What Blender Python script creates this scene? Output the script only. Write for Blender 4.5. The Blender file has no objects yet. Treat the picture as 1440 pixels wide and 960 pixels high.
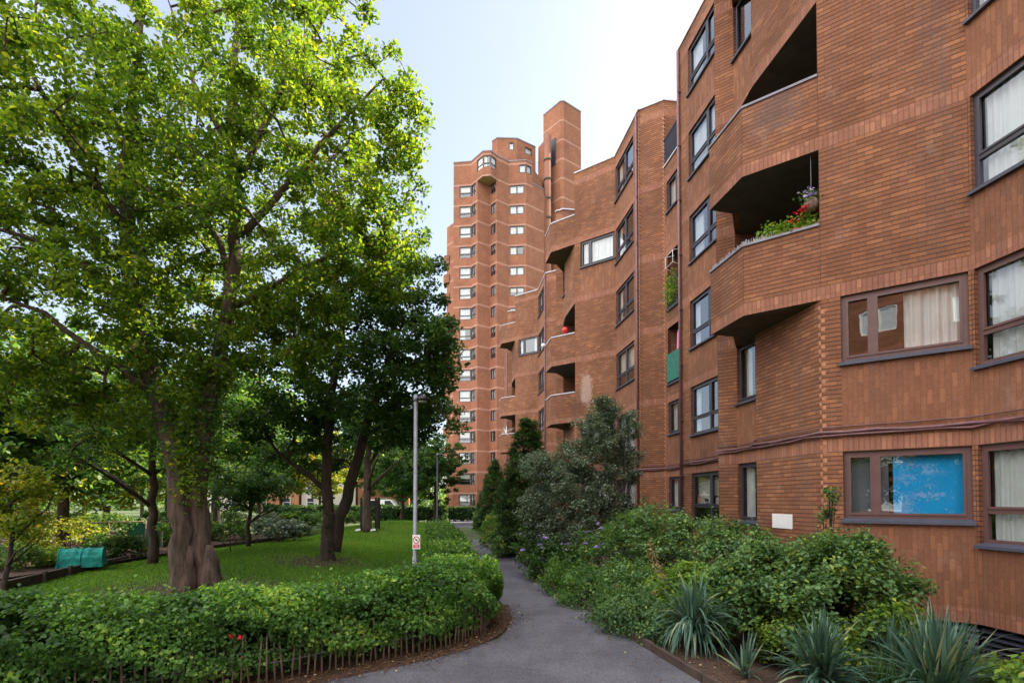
import bpy, math, random
import numpy as np
from mathutils import Vector
random.seed(7)
RNG = np.random.default_rng(11)
SC = bpy.context.scene
COL = SC.collection

# ------------------------------------------------------------------ camera
FPX = 760.0; PPY = 683.43; TH = math.radians(1.5225); CH = 2.0
cam_d = bpy.data.cameras.new('camera'); cam = bpy.data.objects.new('camera', cam_d); COL.objects.link(cam)
cam.location = (0, 0, CH)
cam.rotation_euler = (math.radians(90) + TH, 0, 0)
cam_d.sensor_width = 36; cam_d.lens = 36 * FPX / 1440
cam_d.shift_y = (PPY - 480) / 1440
cam_d.clip_start = 0.05; cam_d.clip_end = 900
SC.camera = cam

# ------------------------------------------------------------------ world, sun, exposure
SUN_AZ = math.radians(50); SUN_EL = math.radians(38)
w = bpy.data.worlds.new('World'); SC.world = w; w.use_nodes = True
nt = w.node_tree; nt.nodes.clear()
sky = nt.nodes.new('ShaderNodeTexSky'); sky.sky_type = 'NISHITA'; sky.sun_disc = False
sky.sun_elevation = SUN_EL; sky.sun_rotation = SUN_AZ
sky.air_density = 1.0; sky.dust_density = 1.5; sky.ozone_density = 1.2
SKY_S = 0.085
bg = nt.nodes.new('ShaderNodeBackground'); bg.inputs['Strength'].default_value = SKY_S
out = nt.nodes.new('ShaderNodeOutputWorld')
# thin haze everywhere, plus an added unseen cloud glow behind camera filling shaded walls
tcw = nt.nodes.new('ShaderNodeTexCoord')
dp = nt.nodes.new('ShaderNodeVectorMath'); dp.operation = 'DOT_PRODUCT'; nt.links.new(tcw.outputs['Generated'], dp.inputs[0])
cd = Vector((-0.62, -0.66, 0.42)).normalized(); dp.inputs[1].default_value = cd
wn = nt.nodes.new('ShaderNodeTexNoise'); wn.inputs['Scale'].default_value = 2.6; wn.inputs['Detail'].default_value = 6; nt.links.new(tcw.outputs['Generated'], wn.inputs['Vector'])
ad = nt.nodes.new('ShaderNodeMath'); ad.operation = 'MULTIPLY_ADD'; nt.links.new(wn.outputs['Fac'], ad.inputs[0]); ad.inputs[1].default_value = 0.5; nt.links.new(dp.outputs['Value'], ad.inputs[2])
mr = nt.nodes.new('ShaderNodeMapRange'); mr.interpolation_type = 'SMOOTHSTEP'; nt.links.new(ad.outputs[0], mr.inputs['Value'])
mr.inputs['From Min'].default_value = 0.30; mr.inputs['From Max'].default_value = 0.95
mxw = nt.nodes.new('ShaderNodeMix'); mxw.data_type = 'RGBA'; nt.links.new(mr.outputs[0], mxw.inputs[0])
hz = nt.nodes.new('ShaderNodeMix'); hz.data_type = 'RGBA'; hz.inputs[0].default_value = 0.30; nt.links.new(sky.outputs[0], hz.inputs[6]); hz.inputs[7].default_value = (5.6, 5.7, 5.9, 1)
nt.links.new(hz.outputs[2], mxw.inputs[6]); CLOUD_FILL = 15.0; mxw.inputs[7].default_value = (CLOUD_FILL, CLOUD_FILL * .98, CLOUD_FILL * .95, 1)
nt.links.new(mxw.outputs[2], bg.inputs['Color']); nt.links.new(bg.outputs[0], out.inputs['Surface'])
sd = bpy.data.lights.new('sun', 'SUN'); sd.energy = 5.0; sd.angle = math.radians(0.5); sd.color = (1.0, 0.88, 0.70)
sun = bpy.data.objects.new('sun', sd); COL.objects.link(sun)
sdir = Vector((math.sin(SUN_AZ) * math.cos(SUN_EL), math.cos(SUN_AZ) * math.cos(SUN_EL), math.sin(SUN_EL)))
sun.rotation_euler = sdir.to_track_quat('Z', 'Y').to_euler()
SC.view_settings.view_transform = 'Standard'; SC.view_settings.look = 'None'
SC.view_settings.gamma = 1.0; SC.view_settings.use_curve_mapping = False
SC.view_settings.exposure = 1.55
SC.render.engine = 'CYCLES'
SC.cycles.max_bounces = 8; SC.cycles.diffuse_bounces = 4; SC.cycles.glossy_bounces = 4
SC.cycles.transparent_max_bounces = 16; SC.cycles.transmission_bounces = 6
SC.cycles.caustics_reflective = False; SC.cycles.caustics_refractive = False

# ------------------------------------------------------------------ materials
def new_mat(name):
    m = bpy.data.materials.new(name); m.use_nodes = True
    n = m.node_tree; n.nodes.clear()
    o = n.nodes.new('ShaderNodeOutputMaterial')
    return m, n, o
def nd(n, t, **kw):
    x = n.nodes.new(t)
    for k, v in kw.items():
        if k in x.inputs.keys(): x.inputs[k].default_value = v
        else: setattr(x, k, v)
    return x
def rgb(c): return (c[0], c[1], c[2], 1.0)
def mixc(n, fac, a, b, mode='MIX'):
    m = n.nodes.new('ShaderNodeMix'); m.data_type = 'RGBA'; m.blend_type = mode
    for i, v in ((0, fac), (6, a), (7, b)):
        if hasattr(v, 'links') or isinstance(v, bpy.types.NodeSocket): n.links.new(v, m.inputs[i])
        else: m.inputs[i].default_value = v if i == 0 else rgb(v)
    return m.outputs[2]
def ramp(n, src, p0, p1, c0=(0,0,0), c1=(1,1,1)):
    r = n.nodes.new('ShaderNodeValToRGB'); n.links.new(src, r.inputs[0])
    r.color_ramp.elements[0].position = p0; r.color_ramp.elements[1].position = p1
    r.color_ramp.elements[0].color = rgb(c0); r.color_ramp.elements[1].color = rgb(c1)
    return r.outputs[0]
def noise(n, scale, detail=4, rough=0.6, vec=None):
    x = n.nodes.new('ShaderNodeTexNoise'); x.inputs['Scale'].default_value = scale
    x.inputs['Detail'].default_value = detail; x.inputs['Roughness'].default_value = rough
    if vec is not None: n.links.new(vec, x.inputs['Vector'])
    return x.outputs['Fac']
def simple(name, col, rough=0.7, var=0.25, scale=6.0, metal=0.0, bump=0.0, bscale=60):
    m, n, o = new_mat(name)
    p = nd(n, 'ShaderNodeBsdfPrincipled', Roughness=rough, Metallic=metal)
    tc = nd(n, 'ShaderNodeTexCoord')
    f = noise(n, scale, 5, 0.65, tc.outputs['Object'])
    dark = tuple(c * (1 - var) for c in col); lite = tuple(min(1, c * (1 + var)) for c in col)
    c = mixc(n, ramp(n, f, 0.3, 0.7), dark, lite)
    n.links.new(c, p.inputs['Base Color'])
    if bump:
        b = nd(n, 'ShaderNodeBump', Strength=bump, Distance=0.02)
        n.links.new(noise(n, bscale, 4, 0.7, tc.outputs['Object']), b.inputs['Height'])
        n.links.new(b.outputs[0], p.inputs['Normal'])
    n.links.new(p.outputs[0], o.inputs['Surface'])
    return m

BR_ROW = 2.7 / 35
def brick(name, kind, c1, c2, mortar, dirt=0.5, joint=1.0, spots=()):
    """kind: running, soldier (bricks on end, one course) or upright (bricks on end, staggered)"""
    m, n, o = new_mat(name)
    uv = nd(n, 'ShaderNodeUVMap', uv_map='UVMap'); vec = uv.outputs[0]
    if kind in ('soldier', 'upright'):
        s = nd(n, 'ShaderNodeSeparateXYZ'); c = nd(n, 'ShaderNodeCombineXYZ')
        n.links.new(vec, s.inputs[0]); n.links.new(s.outputs[1], c.inputs[0]); n.links.new(s.outputs[0], c.inputs[1]); vec = c.outputs[0]
    def bt(mort, bias, a_, b_, m_, wdt=BR_ROW * 3, off=None):
        b = nd(n, 'ShaderNodeTexBrick'); n.links.new(vec, b.inputs['Vector']); b.offset = (0.0 if kind == 'soldier' else 0.5) if off is None else off
        b.inputs['Scale'].default_value = 1.0; b.inputs['Brick Width'].default_value = wdt; b.inputs['Row Height'].default_value = BR_ROW
        b.inputs['Mortar Size'].default_value = mort; b.inputs['Mortar Smooth'].default_value = 0.35; b.inputs['Bias'].default_value = bias
        b.inputs['Color1'].default_value = rgb(a_); b.inputs['Color2'].default_value = rgb(b_); b.inputs['Mortar'].default_value = rgb(m_); return b
    b = bt(0.004, 0.0, c1, c2, tuple((x + y) * .5 * .62 + z * .3 for x, y, z in zip(c1, c2, mortar)))
    b2 = bt(0, 0.72, (1, 1, 1), (0.62, 0.60, 0.68), (1, 1, 1))
    c = mixc(n, 1.0, b.outputs[0], b2.outputs[0], 'MULTIPLY')
    tc = nd(n, 'ShaderNodeTexCoord'); ob = tc.outputs['Object']
    # long bed joints: raked back and dark
    bj = bt(0.0095, 0, (0, 0, 0), (0, 0, 0), (1, 1, 1), 400.0, 0.0)
    jm = n.nodes.new('ShaderNodeMath'); jm.operation = 'MULTIPLY'; n.links.new(bj.outputs['Fac'], jm.inputs[0]); jm.inputs[1].default_value = .85 * joint
    c = mixc(n, jm.outputs[0], c, mortar)
    def m_(src, k): q = n.nodes.new('ShaderNodeMath'); q.operation = 'MULTIPLY'; n.links.new(src, q.inputs[0]); q.inputs[1].default_value = k; return q.outputs[0]
    c = mixc(n, 1.0, c, ramp(n, noise(n, 0.5, 6, 0.7, ob), 0.36, 0.66, (1.10, 1.08, 1.04), tuple(x * (1 - 0.40 * dirt) for x in (1, .98, 1.0))), 'MULTIPLY')
    mp = nd(n, 'ShaderNodeMapping'); mp.inputs['Scale'].default_value = (2.6, 2.6, 0.30); n.links.new(ob, mp.inputs[0])
    c = mixc(n, m_(ramp(n, noise(n, 1.0, 6, 0.72, mp.outputs[0]), 0.50, 0.76), 0.60 * dirt), c, (0.13, 0.095, 0.095))
    c = mixc(n, m_(ramp(n, noise(n, 1.3, 7, 0.78, ob), 0.58, 0.80), 0.55 * dirt), c, (0.46, 0.34, 0.30))
    for (pos, rad, col, amt) in spots:
        vm = nd(n, 'ShaderNodeVectorMath', operation='SUBTRACT'); n.links.new(ob, vm.inputs[0]); vm.inputs[1].default_value = pos
        v2 = nd(n, 'ShaderNodeVectorMath', operation='DIVIDE'); n.links.new(vm.outputs[0], v2.inputs[0]); v2.inputs[1].default_value = rad
        v3 = nd(n, 'ShaderNodeVectorMath', operation='LENGTH'); n.links.new(v2.outputs[0], v3.inputs[0])
        q = n.nodes.new('ShaderNodeMath'); q.operation = 'MULTIPLY_ADD'; n.links.new(noise(n, 5, 7, .85, ob), q.inputs[0]); q.inputs[1].default_value = 1.9; n.links.new(v3.outputs['Value'], q.inputs[2])
        c = mixc(n, m_(ramp(n, m_(q.outputs[0], .4), .60, .72, (1, 1, 1), (0, 0, 0)), amt), c, col)
    c = mixc(n, 1.0, c, ramp(n, noise(n, 48, 3, 0.75, ob), 0.25, 0.75, (.74, .74, .74), (1.24, 1.22, 1.2)), 'MULTIPLY')
    p = nd(n, 'ShaderNodeBsdfPrincipled', Roughness=0.9)
    p.inputs['Specular IOR Level'].default_value = 0.2
    n.links.new(c, p.inputs['Base Color'])
    hh = n.nodes.new('ShaderNodeMath'); hh.operation = 'MAXIMUM'; n.links.new(b.outputs['Fac'], hh.inputs[0]); n.links.new(bj.outputs['Fac'], hh.inputs[1])
    bp = nd(n, 'ShaderNodeBump', Strength=0.8, Distance=0.010); bp.invert = True
    n.links.new(hh.outputs[0], bp.inputs['Height']); n.links.new(bp.outputs[0], p.inputs['Normal'])
    n.links.new(p.outputs[0], o.inputs['Surface'])
    return m
M = {}
cA, cB = (0.490, 0.226, 0.112), (0.365, 0.166, 0.086)
SP = [((4.95 - 5.45, 9.85 - 9.46, 9.25), (.55, .55, .55), (.13, .09, .085), .6),      # dark weathering on the upper near balcony
      ((3.35 - 5.45, 23.95 - 9.46, 6.9), (.42, .42, 1.0), (.50, .37, .33), .6)]         # pale salts beside a second-bay window
M['stretch'] = brick('brick_running', 'stretch', cA, cB, (0.070, 0.042, 0.038), 0.7, spots=SP)
M['soldier'] = brick('brick_soldier', 'soldier', (0.55, 0.265, 0.160), (0.46, 0.215, 0.128), (0.20, 0.11, 0.085), 0.5, 0.55)
M['upright'] = brick('brick_upright', 'upright', (0.45, 0.212, 0.114), (0.36, 0.168, 0.092), (0.26, 0.135, 0.085), 0.55, 0.5)
M['t_stretch'] = brick('tower_brick', 'stretch', (0.56, 0.256, 0.142), (0.48, 0.212, 0.118), (0.25, 0.13, 0.10), 0.4, .6)  # paler copy of the block brick, with haze put into the colour
M['t_band'] = brick('tower_brick_band', 'soldier', (0.72, 0.42, 0.29), (0.64, 0.36, 0.25), (0.45, 0.26, 0.20), 0.2, .4)
M['quoin'] = simple('pale_quoin_brick', (0.42, 0.195, 0.120), 0.9, 0.4, 9)
M['frame_dark'] = simple('window_frame_slate', (0.045, 0.042, 0.060), 0.45, 0.15)
M['frame_brown'] = simple('window_frame_brown', (0.115, 0.058, 0.056), 0.5, 0.15)
M['sill'] = simple('sill_slate', (0.06, 0.065, 0.10), 0.55, 0.2)
M['coping'] = simple('coping_metal', (0.50, 0.50, 0.58), 0.5, 0.2)
M['coping_dark'] = simple('coping_weathered', (0.22, 0.21, 0.26), 0.6, 0.3)
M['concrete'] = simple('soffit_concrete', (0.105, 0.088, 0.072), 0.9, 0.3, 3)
M['cable'] = simple('cable_purple', (0.16, 0.075, 0.085), 0.5, 0.3)
M['roof'] = simple('roof_felt', (0.10, 0.10, 0.10), 0.9)
M['rail'] = simple('railing_paint', (0.025, 0.03, 0.05), 0.5)
M['netting'] = simple('green_netting', (0.02, 0.16, 0.12), 0.8, 0.3)
M['white'] = simple('white_paint', (0.78, 0.78, 0.80), 0.5, 0.06)
M['red'] = simple('red_plastic', (0.62, 0.015, 0.02), 0.35, 0.1)
M['pink'] = simple('pink_fabric', (0.72, 0.22, 0.42), 0.8, 0.15)
M['blue_blind'] = None
M['black'] = simple('black_plastic', (0.015, 0.015, 0.018), 0.4)
M['galv'] = simple('galvanised_steel', (0.20, 0.21, 0.25), 0.5, 0.2, 8, 0.2)
M['timber'] = simple('weathered_timber', (0.060, 0.040, 0.032), 0.9, 0.45, 5, bump=0.5, bscale=30)
M['pale_wood'] = simple('chestnut_pale', (0.22, 0.150, 0.115), 0.9, 0.4, 14, bump=0.6, bscale=80)
M['soil'] = simple('soil', (0.075, 0.042, 0.032), 1.0, 0.5, 14, bump=1.0, bscale=45)
M['teal'] = simple('teal_net', (0.015, 0.26, 0.24), 0.9, 0.6, 7)

def mat_glass():
    m, n, o = new_mat('window_glass')
    tr = nd(n, 'ShaderNodeBsdfTransparent'); tr.inputs[0].default_value = (0.90, 0.92, 0.92, 1)
    gl = nd(n, 'ShaderNodeBsdfGlossy'); gl.inputs['Roughness'].default_value = 0.015; gl.inputs['Color'].default_value = (0.93, 0.96, 1, 1)
    tc = nd(n, 'ShaderNodeTexCoord'); bp = nd(n, 'ShaderNodeBump', Strength=0.025, Distance=0.05)
    n.links.new(noise(n, 1.7, 2, 0.5, tc.outputs['Object']), bp.inputs['Height']); n.links.new(bp.outputs[0], gl.inputs['Normal'])
    lw = nd(n, 'ShaderNodeLayerWeight', Blend=0.5)          # Schlick reflectance of double glazing, the same from both sides
    pw = n.nodes.new('ShaderNodeMath'); pw.operation = 'POWER'; n.links.new(lw.outputs['Facing'], pw.inputs[0]); pw.inputs[1].default_value = 3.0
    fr = n.nodes.new('ShaderNodeMath'); fr.operation = 'MULTIPLY_ADD'; n.links.new(pw.outputs[0], fr.inputs[0]); fr.inputs[1].default_value = 0.84; fr.inputs[2].default_value = 0.14
    mx = nd(n, 'ShaderNodeMixShader'); n.links.new(fr.outputs[0], mx.inputs[0]); n.links.new(tr.outputs[0], mx.inputs[1]); n.links.new(gl.outputs[0], mx.inputs[2])
    n.links.new(mx.outputs[0], o.inputs['Surface']); return m
M['glass'] = mat_glass()
def mat_cloth(name, col, trans=0.5):
    m, n, o = new_mat(name)
    d = nd(n, 'ShaderNodeBsdfDiffuse'); t = nd(n, 'ShaderNodeBsdfTranslucent')
    tc = nd(n, 'ShaderNodeTexCoord')
    c = mixc(n, ramp(n, noise(n, 3, 4, 0.6, tc.outputs['Object']), 0.3, 0.7), tuple(x * 0.85 for x in col), col)
    n.links.new(c, d.inputs[0]); n.links.new(c, t.inputs[0])
    mx = nd(n, 'ShaderNodeMixShader'); mx.inputs[0].default_value = trans
    n.links.new(d.outputs[0], mx.inputs[1]); n.links.new(t.outputs[0], mx.inputs[2]); n.links.new(mx.outputs[0], o.inputs['Surface'])
    return m
M['net'] = mat_cloth('net_curtain', (0.88, 0.92, 0.94), .35)
M['blind'] = mat_cloth('cream_blind', (0.80, 0.78, 0.72), .3)
M['greyblind'] = mat_cloth('grey_blind', (0.30, 0.33, 0.38))
M['blue_blind'] = mat_cloth('blue_blind', (0.03, 0.42, 0.90), 0.1)

def leafmat(name, dark, light, yellow, trans=0.45, tcol=None, rough=0.5, yel_at=0.93):
    """leaf colour picked per leaf from the 'tint' face attribute"""
    m, n, o = new_mat(name)
    a = nd(n, 'ShaderNodeAttribute', attribute_name='tint')
    r = n.nodes.new('ShaderNodeValToRGB'); n.links.new(a.outputs['Fac'], r.inputs[0])
    e = r.color_ramp.elements; e[0].position = 0.0; e[0].color = rgb(dark); e[1].position = yel_at - 0.08; e[1].color = rgb(light)
    x = e.new(min(0.999, yel_at + 0.03)); x.color = rgb(yellow)
    p = nd(n, 'ShaderNodeBsdfPrincipled', Roughness=rough); p.inputs['Specular IOR Level'].default_value = 0.35
    n.links.new(r.outputs[0], p.inputs['Base Color'])
    t = nd(n, 'ShaderNodeBsdfTranslucent')
    tc = mixc(n, 1.0, r.outputs[0], tcol or (2.6, 2.3, 1.0), 'MULTIPLY'); n.links.new(tc, t.inputs[0])
    mx = nd(n, 'ShaderNodeMixShader'); mx.inputs[0].default_value = trans
    n.links.new(p.outputs[0], mx.inputs[1]); n.links.new(t.outputs[0], mx.inputs[2]); n.links.new(mx.outputs[0], o.inputs['Surface'])
    return m
M['leaf_big'] = leafmat('leaf_plane', (0.022, 0.066, 0.012), (0.105, 0.172, 0.024), (0.20, 0.24, 0.03), .55, (3.5, 2.95, .85), yel_at=.97)
M['leaf_dark'] = leafmat('leaf_dark', (0.016, 0.050, 0.012), (0.048, 0.115, 0.024), (0.10, 0.17, 0.03), 0.35)
M['leaf_mid'] = leafmat('leaf_mid', (0.030, 0.085, 0.022), (0.095, 0.20, 0.050), (0.28, 0.32, 0.06), 0.4)
M['leaf_sungold'] = leafmat('leaf_sungold', (0.075, 0.135, 0.022), (0.24, 0.28, 0.04), (0.50, 0.38, 0.06), 0.5)  # low golden sunlight painted into the leaf colour
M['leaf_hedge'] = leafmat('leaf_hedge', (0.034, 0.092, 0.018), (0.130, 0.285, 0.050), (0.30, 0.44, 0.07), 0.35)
M['leaf_shrub'] = leafmat('leaf_shrub', (0.038, 0.090, 0.032), (0.135, 0.250, 0.085), (0.26, 0.34, 0.07), 0.3)
M['leaf_fresh'] = leafmat('leaf_fresh', (0.065, 0.140, 0.022), (0.20, 0.33, 0.05), (0.36, 0.42, 0.07), 0.35)
M['leaf_grey'] = leafmat('leaf_greygreen', (0.038, 0.070, 0.048), (0.200, 0.270, 0.205), (0.36, 0.44, 0.34), 0.2)
M['leaf_conifer'] = leafmat('leaf_conifer', (0.014, 0.045, 0.014), (0.050, 0.115, 0.022), (0.12, 0.20, 0.03), 0.2)
M['leaf_yucca'] = leafmat('leaf_yucca', (0.026, 0.070, 0.052), (0.095, 0.180, 0.130), (0.24, 0.28, 0.17), 0.15, rough=0.4, yel_at=0.95)
M['dead_leaf'] = leafmat('leaf_dead', (0.07, 0.035, 0.02), (0.24, 0.13, 0.06), (0.50, 0.42, 0.20), 0.2)
M['petal_lilac'] = leafmat('petal_lilac', (0.28, 0.18, 0.55), (0.48, 0.36, 0.78), (0.72, 0.62, 0.9), 0.3, (1.2, 1.2, 1.2))
M['petal_pink'] = leafmat('petal_pink', (0.75, 0.22, 0.35), (0.85, 0.42, 0.45), (0.9, 0.7, 0.6), 0.3, (1.2, 1.2, 1.2))
M['petal_red'] = leafmat('petal_red', (0.55, 0.01, 0.02), (0.75, 0.03, 0.05), (0.8, 0.1, 0.1), 0.3, (1.2, 1.2, 1.2))
M['grass_blade'] = leafmat('grass_blade', (0.055, 0.125, 0.016), (0.135, 0.295, 0.026), (0.22, 0.27, 0.06), 0.35)
M['straw'] = leafmat('straw', (0.20, 0.13, 0.06), (0.36, 0.26, 0.13), (0.5, 0.4, 0.2), 0.2)

def mat_bark(name, c0, c1, sc=1.0):
    m, n, o = new_mat(name)
    tc = nd(n, 'ShaderNodeTexCoord'); mp = nd(n, 'ShaderNodeMapping'); mp.inputs['Scale'].default_value = (9 * sc, 9 * sc, 1.6 * sc); n.links.new(tc.outputs['Object'], mp.inputs[0])
    f = noise(n, 1.0, 7, 0.72, mp.outputs[0]); f2 = noise(n, 1.2, 4, 0.6, tc.outputs['Object'])
    c = mixc(n, ramp(n, f, 0.34, 0.66), c0, c1)
    c = mixc(n, 1.0, c, ramp(n, f2, 0.3, 0.7, (.65, .7, .6), (1.2, 1.1, 1.1)), 'MULTIPLY')
    p = nd(n, 'ShaderNodeBsdfPrincipled', Roughness=0.95); n.links.new(c, p.inputs['Base Color'])
    b = nd(n, 'ShaderNodeBump', Strength=1.0, Distance=0.05); n.links.new(f, b.inputs['Height']); n.links.new(b.outputs[0], p.inputs['Normal'])
    n.links.new(p.outputs[0], o.inputs['Surface']); return m
M['bark'] = mat_bark('bark_brown', (0.030, 0.020, 0.018), (0.165, 0.112, 0.095))
M['bark_dark'] = mat_bark('bark_dark', (0.025, 0.018, 0.016), (0.085, 0.058, 0.048), 1.5)

def mat_asphalt():
    m, n, o = new_mat('asphalt'); tc = nd(n, 'ShaderNodeTexCoord')
    f = noise(n, 62, 5, 0.9, tc.outputs['Object']); g = noise(n, 0.9, 5, 0.65, tc.outputs['Object']); h = noise(n, 3.5, 5, 0.7, tc.outputs['Object'])
    c = mixc(n, ramp(n, f, 0.40, 0.64), (0.038, 0.037, 0.048), (0.215, 0.206, 0.248))
    c = mixc(n, 1.0, c, ramp(n, g, 0.42, 0.58, (.76, .75, .78), (1.08, 1.08, 1.08)), 'MULTIPLY')
    c = mixc(n, 1.0, c, ramp(n, h, 0.3, 0.7, (.85, .85, .85), (1.08, 1.08, 1.08)), 'MULTIPLY')
    p = nd(n, 'ShaderNodeBsdfPrincipled', Roughness=0.85); n.links.new(c, p.inputs['Base Color'])
    b = nd(n, 'ShaderNodeBump', Strength=0.8, Distance=0.006); n.links.new(f, b.inputs['Height']); n.links.new(b.outputs[0], p.inputs['Normal'])
    n.links.new(p.outputs[0], o.inputs['Surface']); return m
M['asphalt'] = mat_asphalt()
def mat_lawn():
    m, n, o = new_mat('lawn_turf'); tc = nd(n, 'ShaderNodeTexCoord')
    g = noise(n, 0.35, 5, 0.6, tc.outputs['Object']); h = noise(n, 28, 4, 0.8, tc.outputs['Object'])
    c = mixc(n, ramp(n, h, 0.3, 0.7), (0.045, 0.115, 0.012), (0.10, 0.235, 0.020))
    c = mixc(n, ramp(n, g, 0.56, 0.70), c, (0.10, 0.115, 0.035))
    # worn earth below the big trees
    for (x, y, r) in ((-7.1, 11.6, 2.6), (-6.1, 17.4, 2.0), (-9.0, 8.2, 1.3)):
        vm = nd(n, 'ShaderNodeVectorMath', operation='DISTANCE'); n.links.new(tc.outputs['Object'], vm.inputs[0]); vm.inputs[1].default_value = (x, y, 0)
        a = n.nodes.new('ShaderNodeMath'); a.operation = 'MULTIPLY_ADD'; n.links.new(noise(n, 2.2, 5, 0.7, tc.outputs['Object']), a.inputs[0]); a.inputs[1].default_value = 3.2; n.links.new(vm.outputs['Value'], a.inputs[2])
        dv = n.nodes.new('ShaderNodeMath'); dv.operation = 'DIVIDE'; n.links.new(a.outputs[0], dv.inputs[0]); dv.inputs[1].default_value = r + 2.2
        c = mixc(n, ramp(n, dv.outputs[0], 0.62, 0.95, (1, 1, 1), (0, 0, 0)), c, (0.085, 0.060, 0.040))
    p = nd(n, 'ShaderNodeBsdfPrincipled', Roughness=0.95); n.links.new(c, p.inputs['Base Color'])
    b = nd(n, 'ShaderNodeBump', Strength=1.0, Distance=0.05); n.links.new(h, b.inputs['Height']); n.links.new(b.outputs[0], p.inputs['Normal'])
    n.links.new(p.outputs[0], o.inputs['Surface']); return m
M['lawn'] = mat_lawn()
M['field'] = simple('rough_ground', (0.050, 0.075, 0.022), 1.0, 0.5, 1.5)

# ------------------------------------------------------------------ object helpers
def props(o, label=None, cat=None, group=None, kind=None):
    if label: o['label'] = label
    if cat: o['category'] = cat
    if group: o['group'] = group
    if kind: o['kind'] = kind
    return o
def thing(name, label, cat, loc, group=None):
    o = bpy.data.objects.new(name, None); COL.objects.link(o); o.location = loc; o.empty_display_size = 0.3
    return props(o, label, cat, group)
class MB:
    """collects polygons (world coordinates) with uv + material index"""
    def __init__(s): s.v = []; s.f = []; s.uv = []; s.m = []; s.smooth = []
    def poly(s, pts, mi=0, uv=None, sm=False):
        i = len(s.v); s.v += [tuple(p) for p in pts]; s.f.append(list(range(i, i + len(pts)))); s.m.append(mi)
        s.uv.append(uv if uv else [(p[0] + p[1], p[2]) for p in pts]); s.smooth.append(sm)
    def box(s, c, sx, sy, sz, mi=0, rot=0.0):
        ca, sa = math.cos(rot), math.sin(rot)
        P = lambda a, b, d: (c[0] + ca * a * sx / 2 - sa * b * sy / 2, c[1] + sa * a * sx / 2 + ca * b * sy / 2, c[2] + d * sz / 2)
        s.hexa([P(-1, -1, -1), P(1, -1, -1), P(1, 1, -1), P(-1, 1, -1), P(-1, -1, 1), P(1, -1, 1), P(1, 1, 1), P(-1, 1, 1)], mi)
    def hexa(s, p, mi=0):
        for q in ((0, 3, 2, 1), (4, 5, 6, 7), (0, 1, 5, 4), (1, 2, 6, 5), (2, 3, 7, 6), (3, 0, 4, 7)): s.poly([p[k] for k in q], mi)
    def tube(s, pts, rad, n=8, mi=0, cap=True):
        pts = [Vector(p) for p in pts]; rings = []
        if not hasattr(rad, '__len__'): rad = [rad] * len(pts)
        ref = Vector((0.3, 0.9, 0.1)).normalized()
        for i, p in enumerate(pts):
            t = (pts[min(i + 1, len(pts) - 1)] - pts[max(i - 1, 0)]).normalized()
            a = t.cross(ref)
            if a.length < 0.2: a = t.cross(Vector((1, 0, 0)))
            a.normalize(); b = t.cross(a)
            rings.append([p + (a * math.cos(2 * math.pi * k / n) + b * math.sin(2 * math.pi * k / n)) * rad[i] for k in range(n)])
        base = len(s.v)
        for r in rings: s.v += [tuple(x) for x in r]
        for i in range(len(pts) - 1):
            for k in range(n):
                k2 = (k + 1) % n
                s.f.append([base + i * n + k, base + (i + 1) * n + k, base + (i + 1) * n + k2, base + i * n + k2]); s.m.append(mi); s.uv.append([(0, 0)] * 4); s.smooth.append(True)
        if cap:
            s.f.append([base + k for k in range(n)]); s.m.append(mi); s.uv.append([(0, 0)] * n); s.smooth.append(False)
            s.f.append([base + (len(pts) - 1) * n + k for k in reversed(range(n))]); s.m.append(mi); s.uv.append([(0, 0)] * n); s.smooth.append(False)
    def sphere(s, c, r, mi=0, nu=10, nv=7, sz=1.0):
        base = len(s.v)
        for j in range(nv + 1):
            t = math.pi * j / nv
            for i in range(nu):
                a = 2 * math.pi * i / nu
                s.v.append((c[0] + r * math.sin(t) * math.cos(a), c[1] + r * math.sin(t) * math.sin(a), c[2] + r * sz * math.cos(t)))
        for j in range(nv):
            for i in range(nu):
                i2 = (i + 1) % nu
                s.f.append([base + j * nu + i, base + (j + 1) * nu + i, base + (j + 1) * nu + i2, base + j * nu + i2]); s.m.append(mi); s.uv.append([(0, 0)] * 4); s.smooth.append(True)
    def prism(s, poly, z0, z1, mi=0, mt=None, mb=None):
        """poly: xy list counter-clockwise"""
        n = len(poly); acc = 0
        for i in range(n):
            a, b = poly[i], poly[(i + 1) % n]; L = math.hypot(b[0] - a[0], b[1] - a[1])
            s.poly([(a[0], a[1], z0), (b[0], b[1], z0), (b[0], b[1], z1), (a[0], a[1], z1)], mi, [(acc, z0 - Z0), (acc + L, z0 - Z0), (acc + L, z1 - Z0), (acc, z1 - Z0)]); acc += L
        s.poly([(p[0], p[1], z1) for p in poly], mi if mt is None else mt)
        s.poly([(p[0], p[1], z0) for p in reversed(poly)], mi if mb is None else mb)
    def build(s, name, mats, root=None, parent=None, **kw):
        me = bpy.data.meshes.new(name)
        org = Vector(root.location) if root is not None else Vector(kw.pop('origin', (0, 0, 0)))
        V = np.array(s.v, dtype=np.float64).reshape(-1, 3) - np.array(org)
        me.from_pydata(V.tolist(), [], s.f)
        for m in (mats if isinstance(mats, (list, tuple)) else [mats]): me.materials.append(m)
        me.polygons.foreach_set('material_index', s.m)
        me.polygons.foreach_set('use_smooth', s.smooth)
        ul = me.uv_layers.new(name='UVMap'); ul.data.foreach_set('uv', np.array([c for u in s.uv for p in u for c in p], dtype=np.float32))
        me.update()
        o = bpy.data.objects.new(name, me); COL.objects.link(o)
        if root is not None: o.parent = parent or root
        else: o.location = org
        return props(o, **kw)
Z0 = 2.845                      # height of the first window heads
HS = 2.7                        # storey height
def head(k): return Z0 + HS * k

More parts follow.
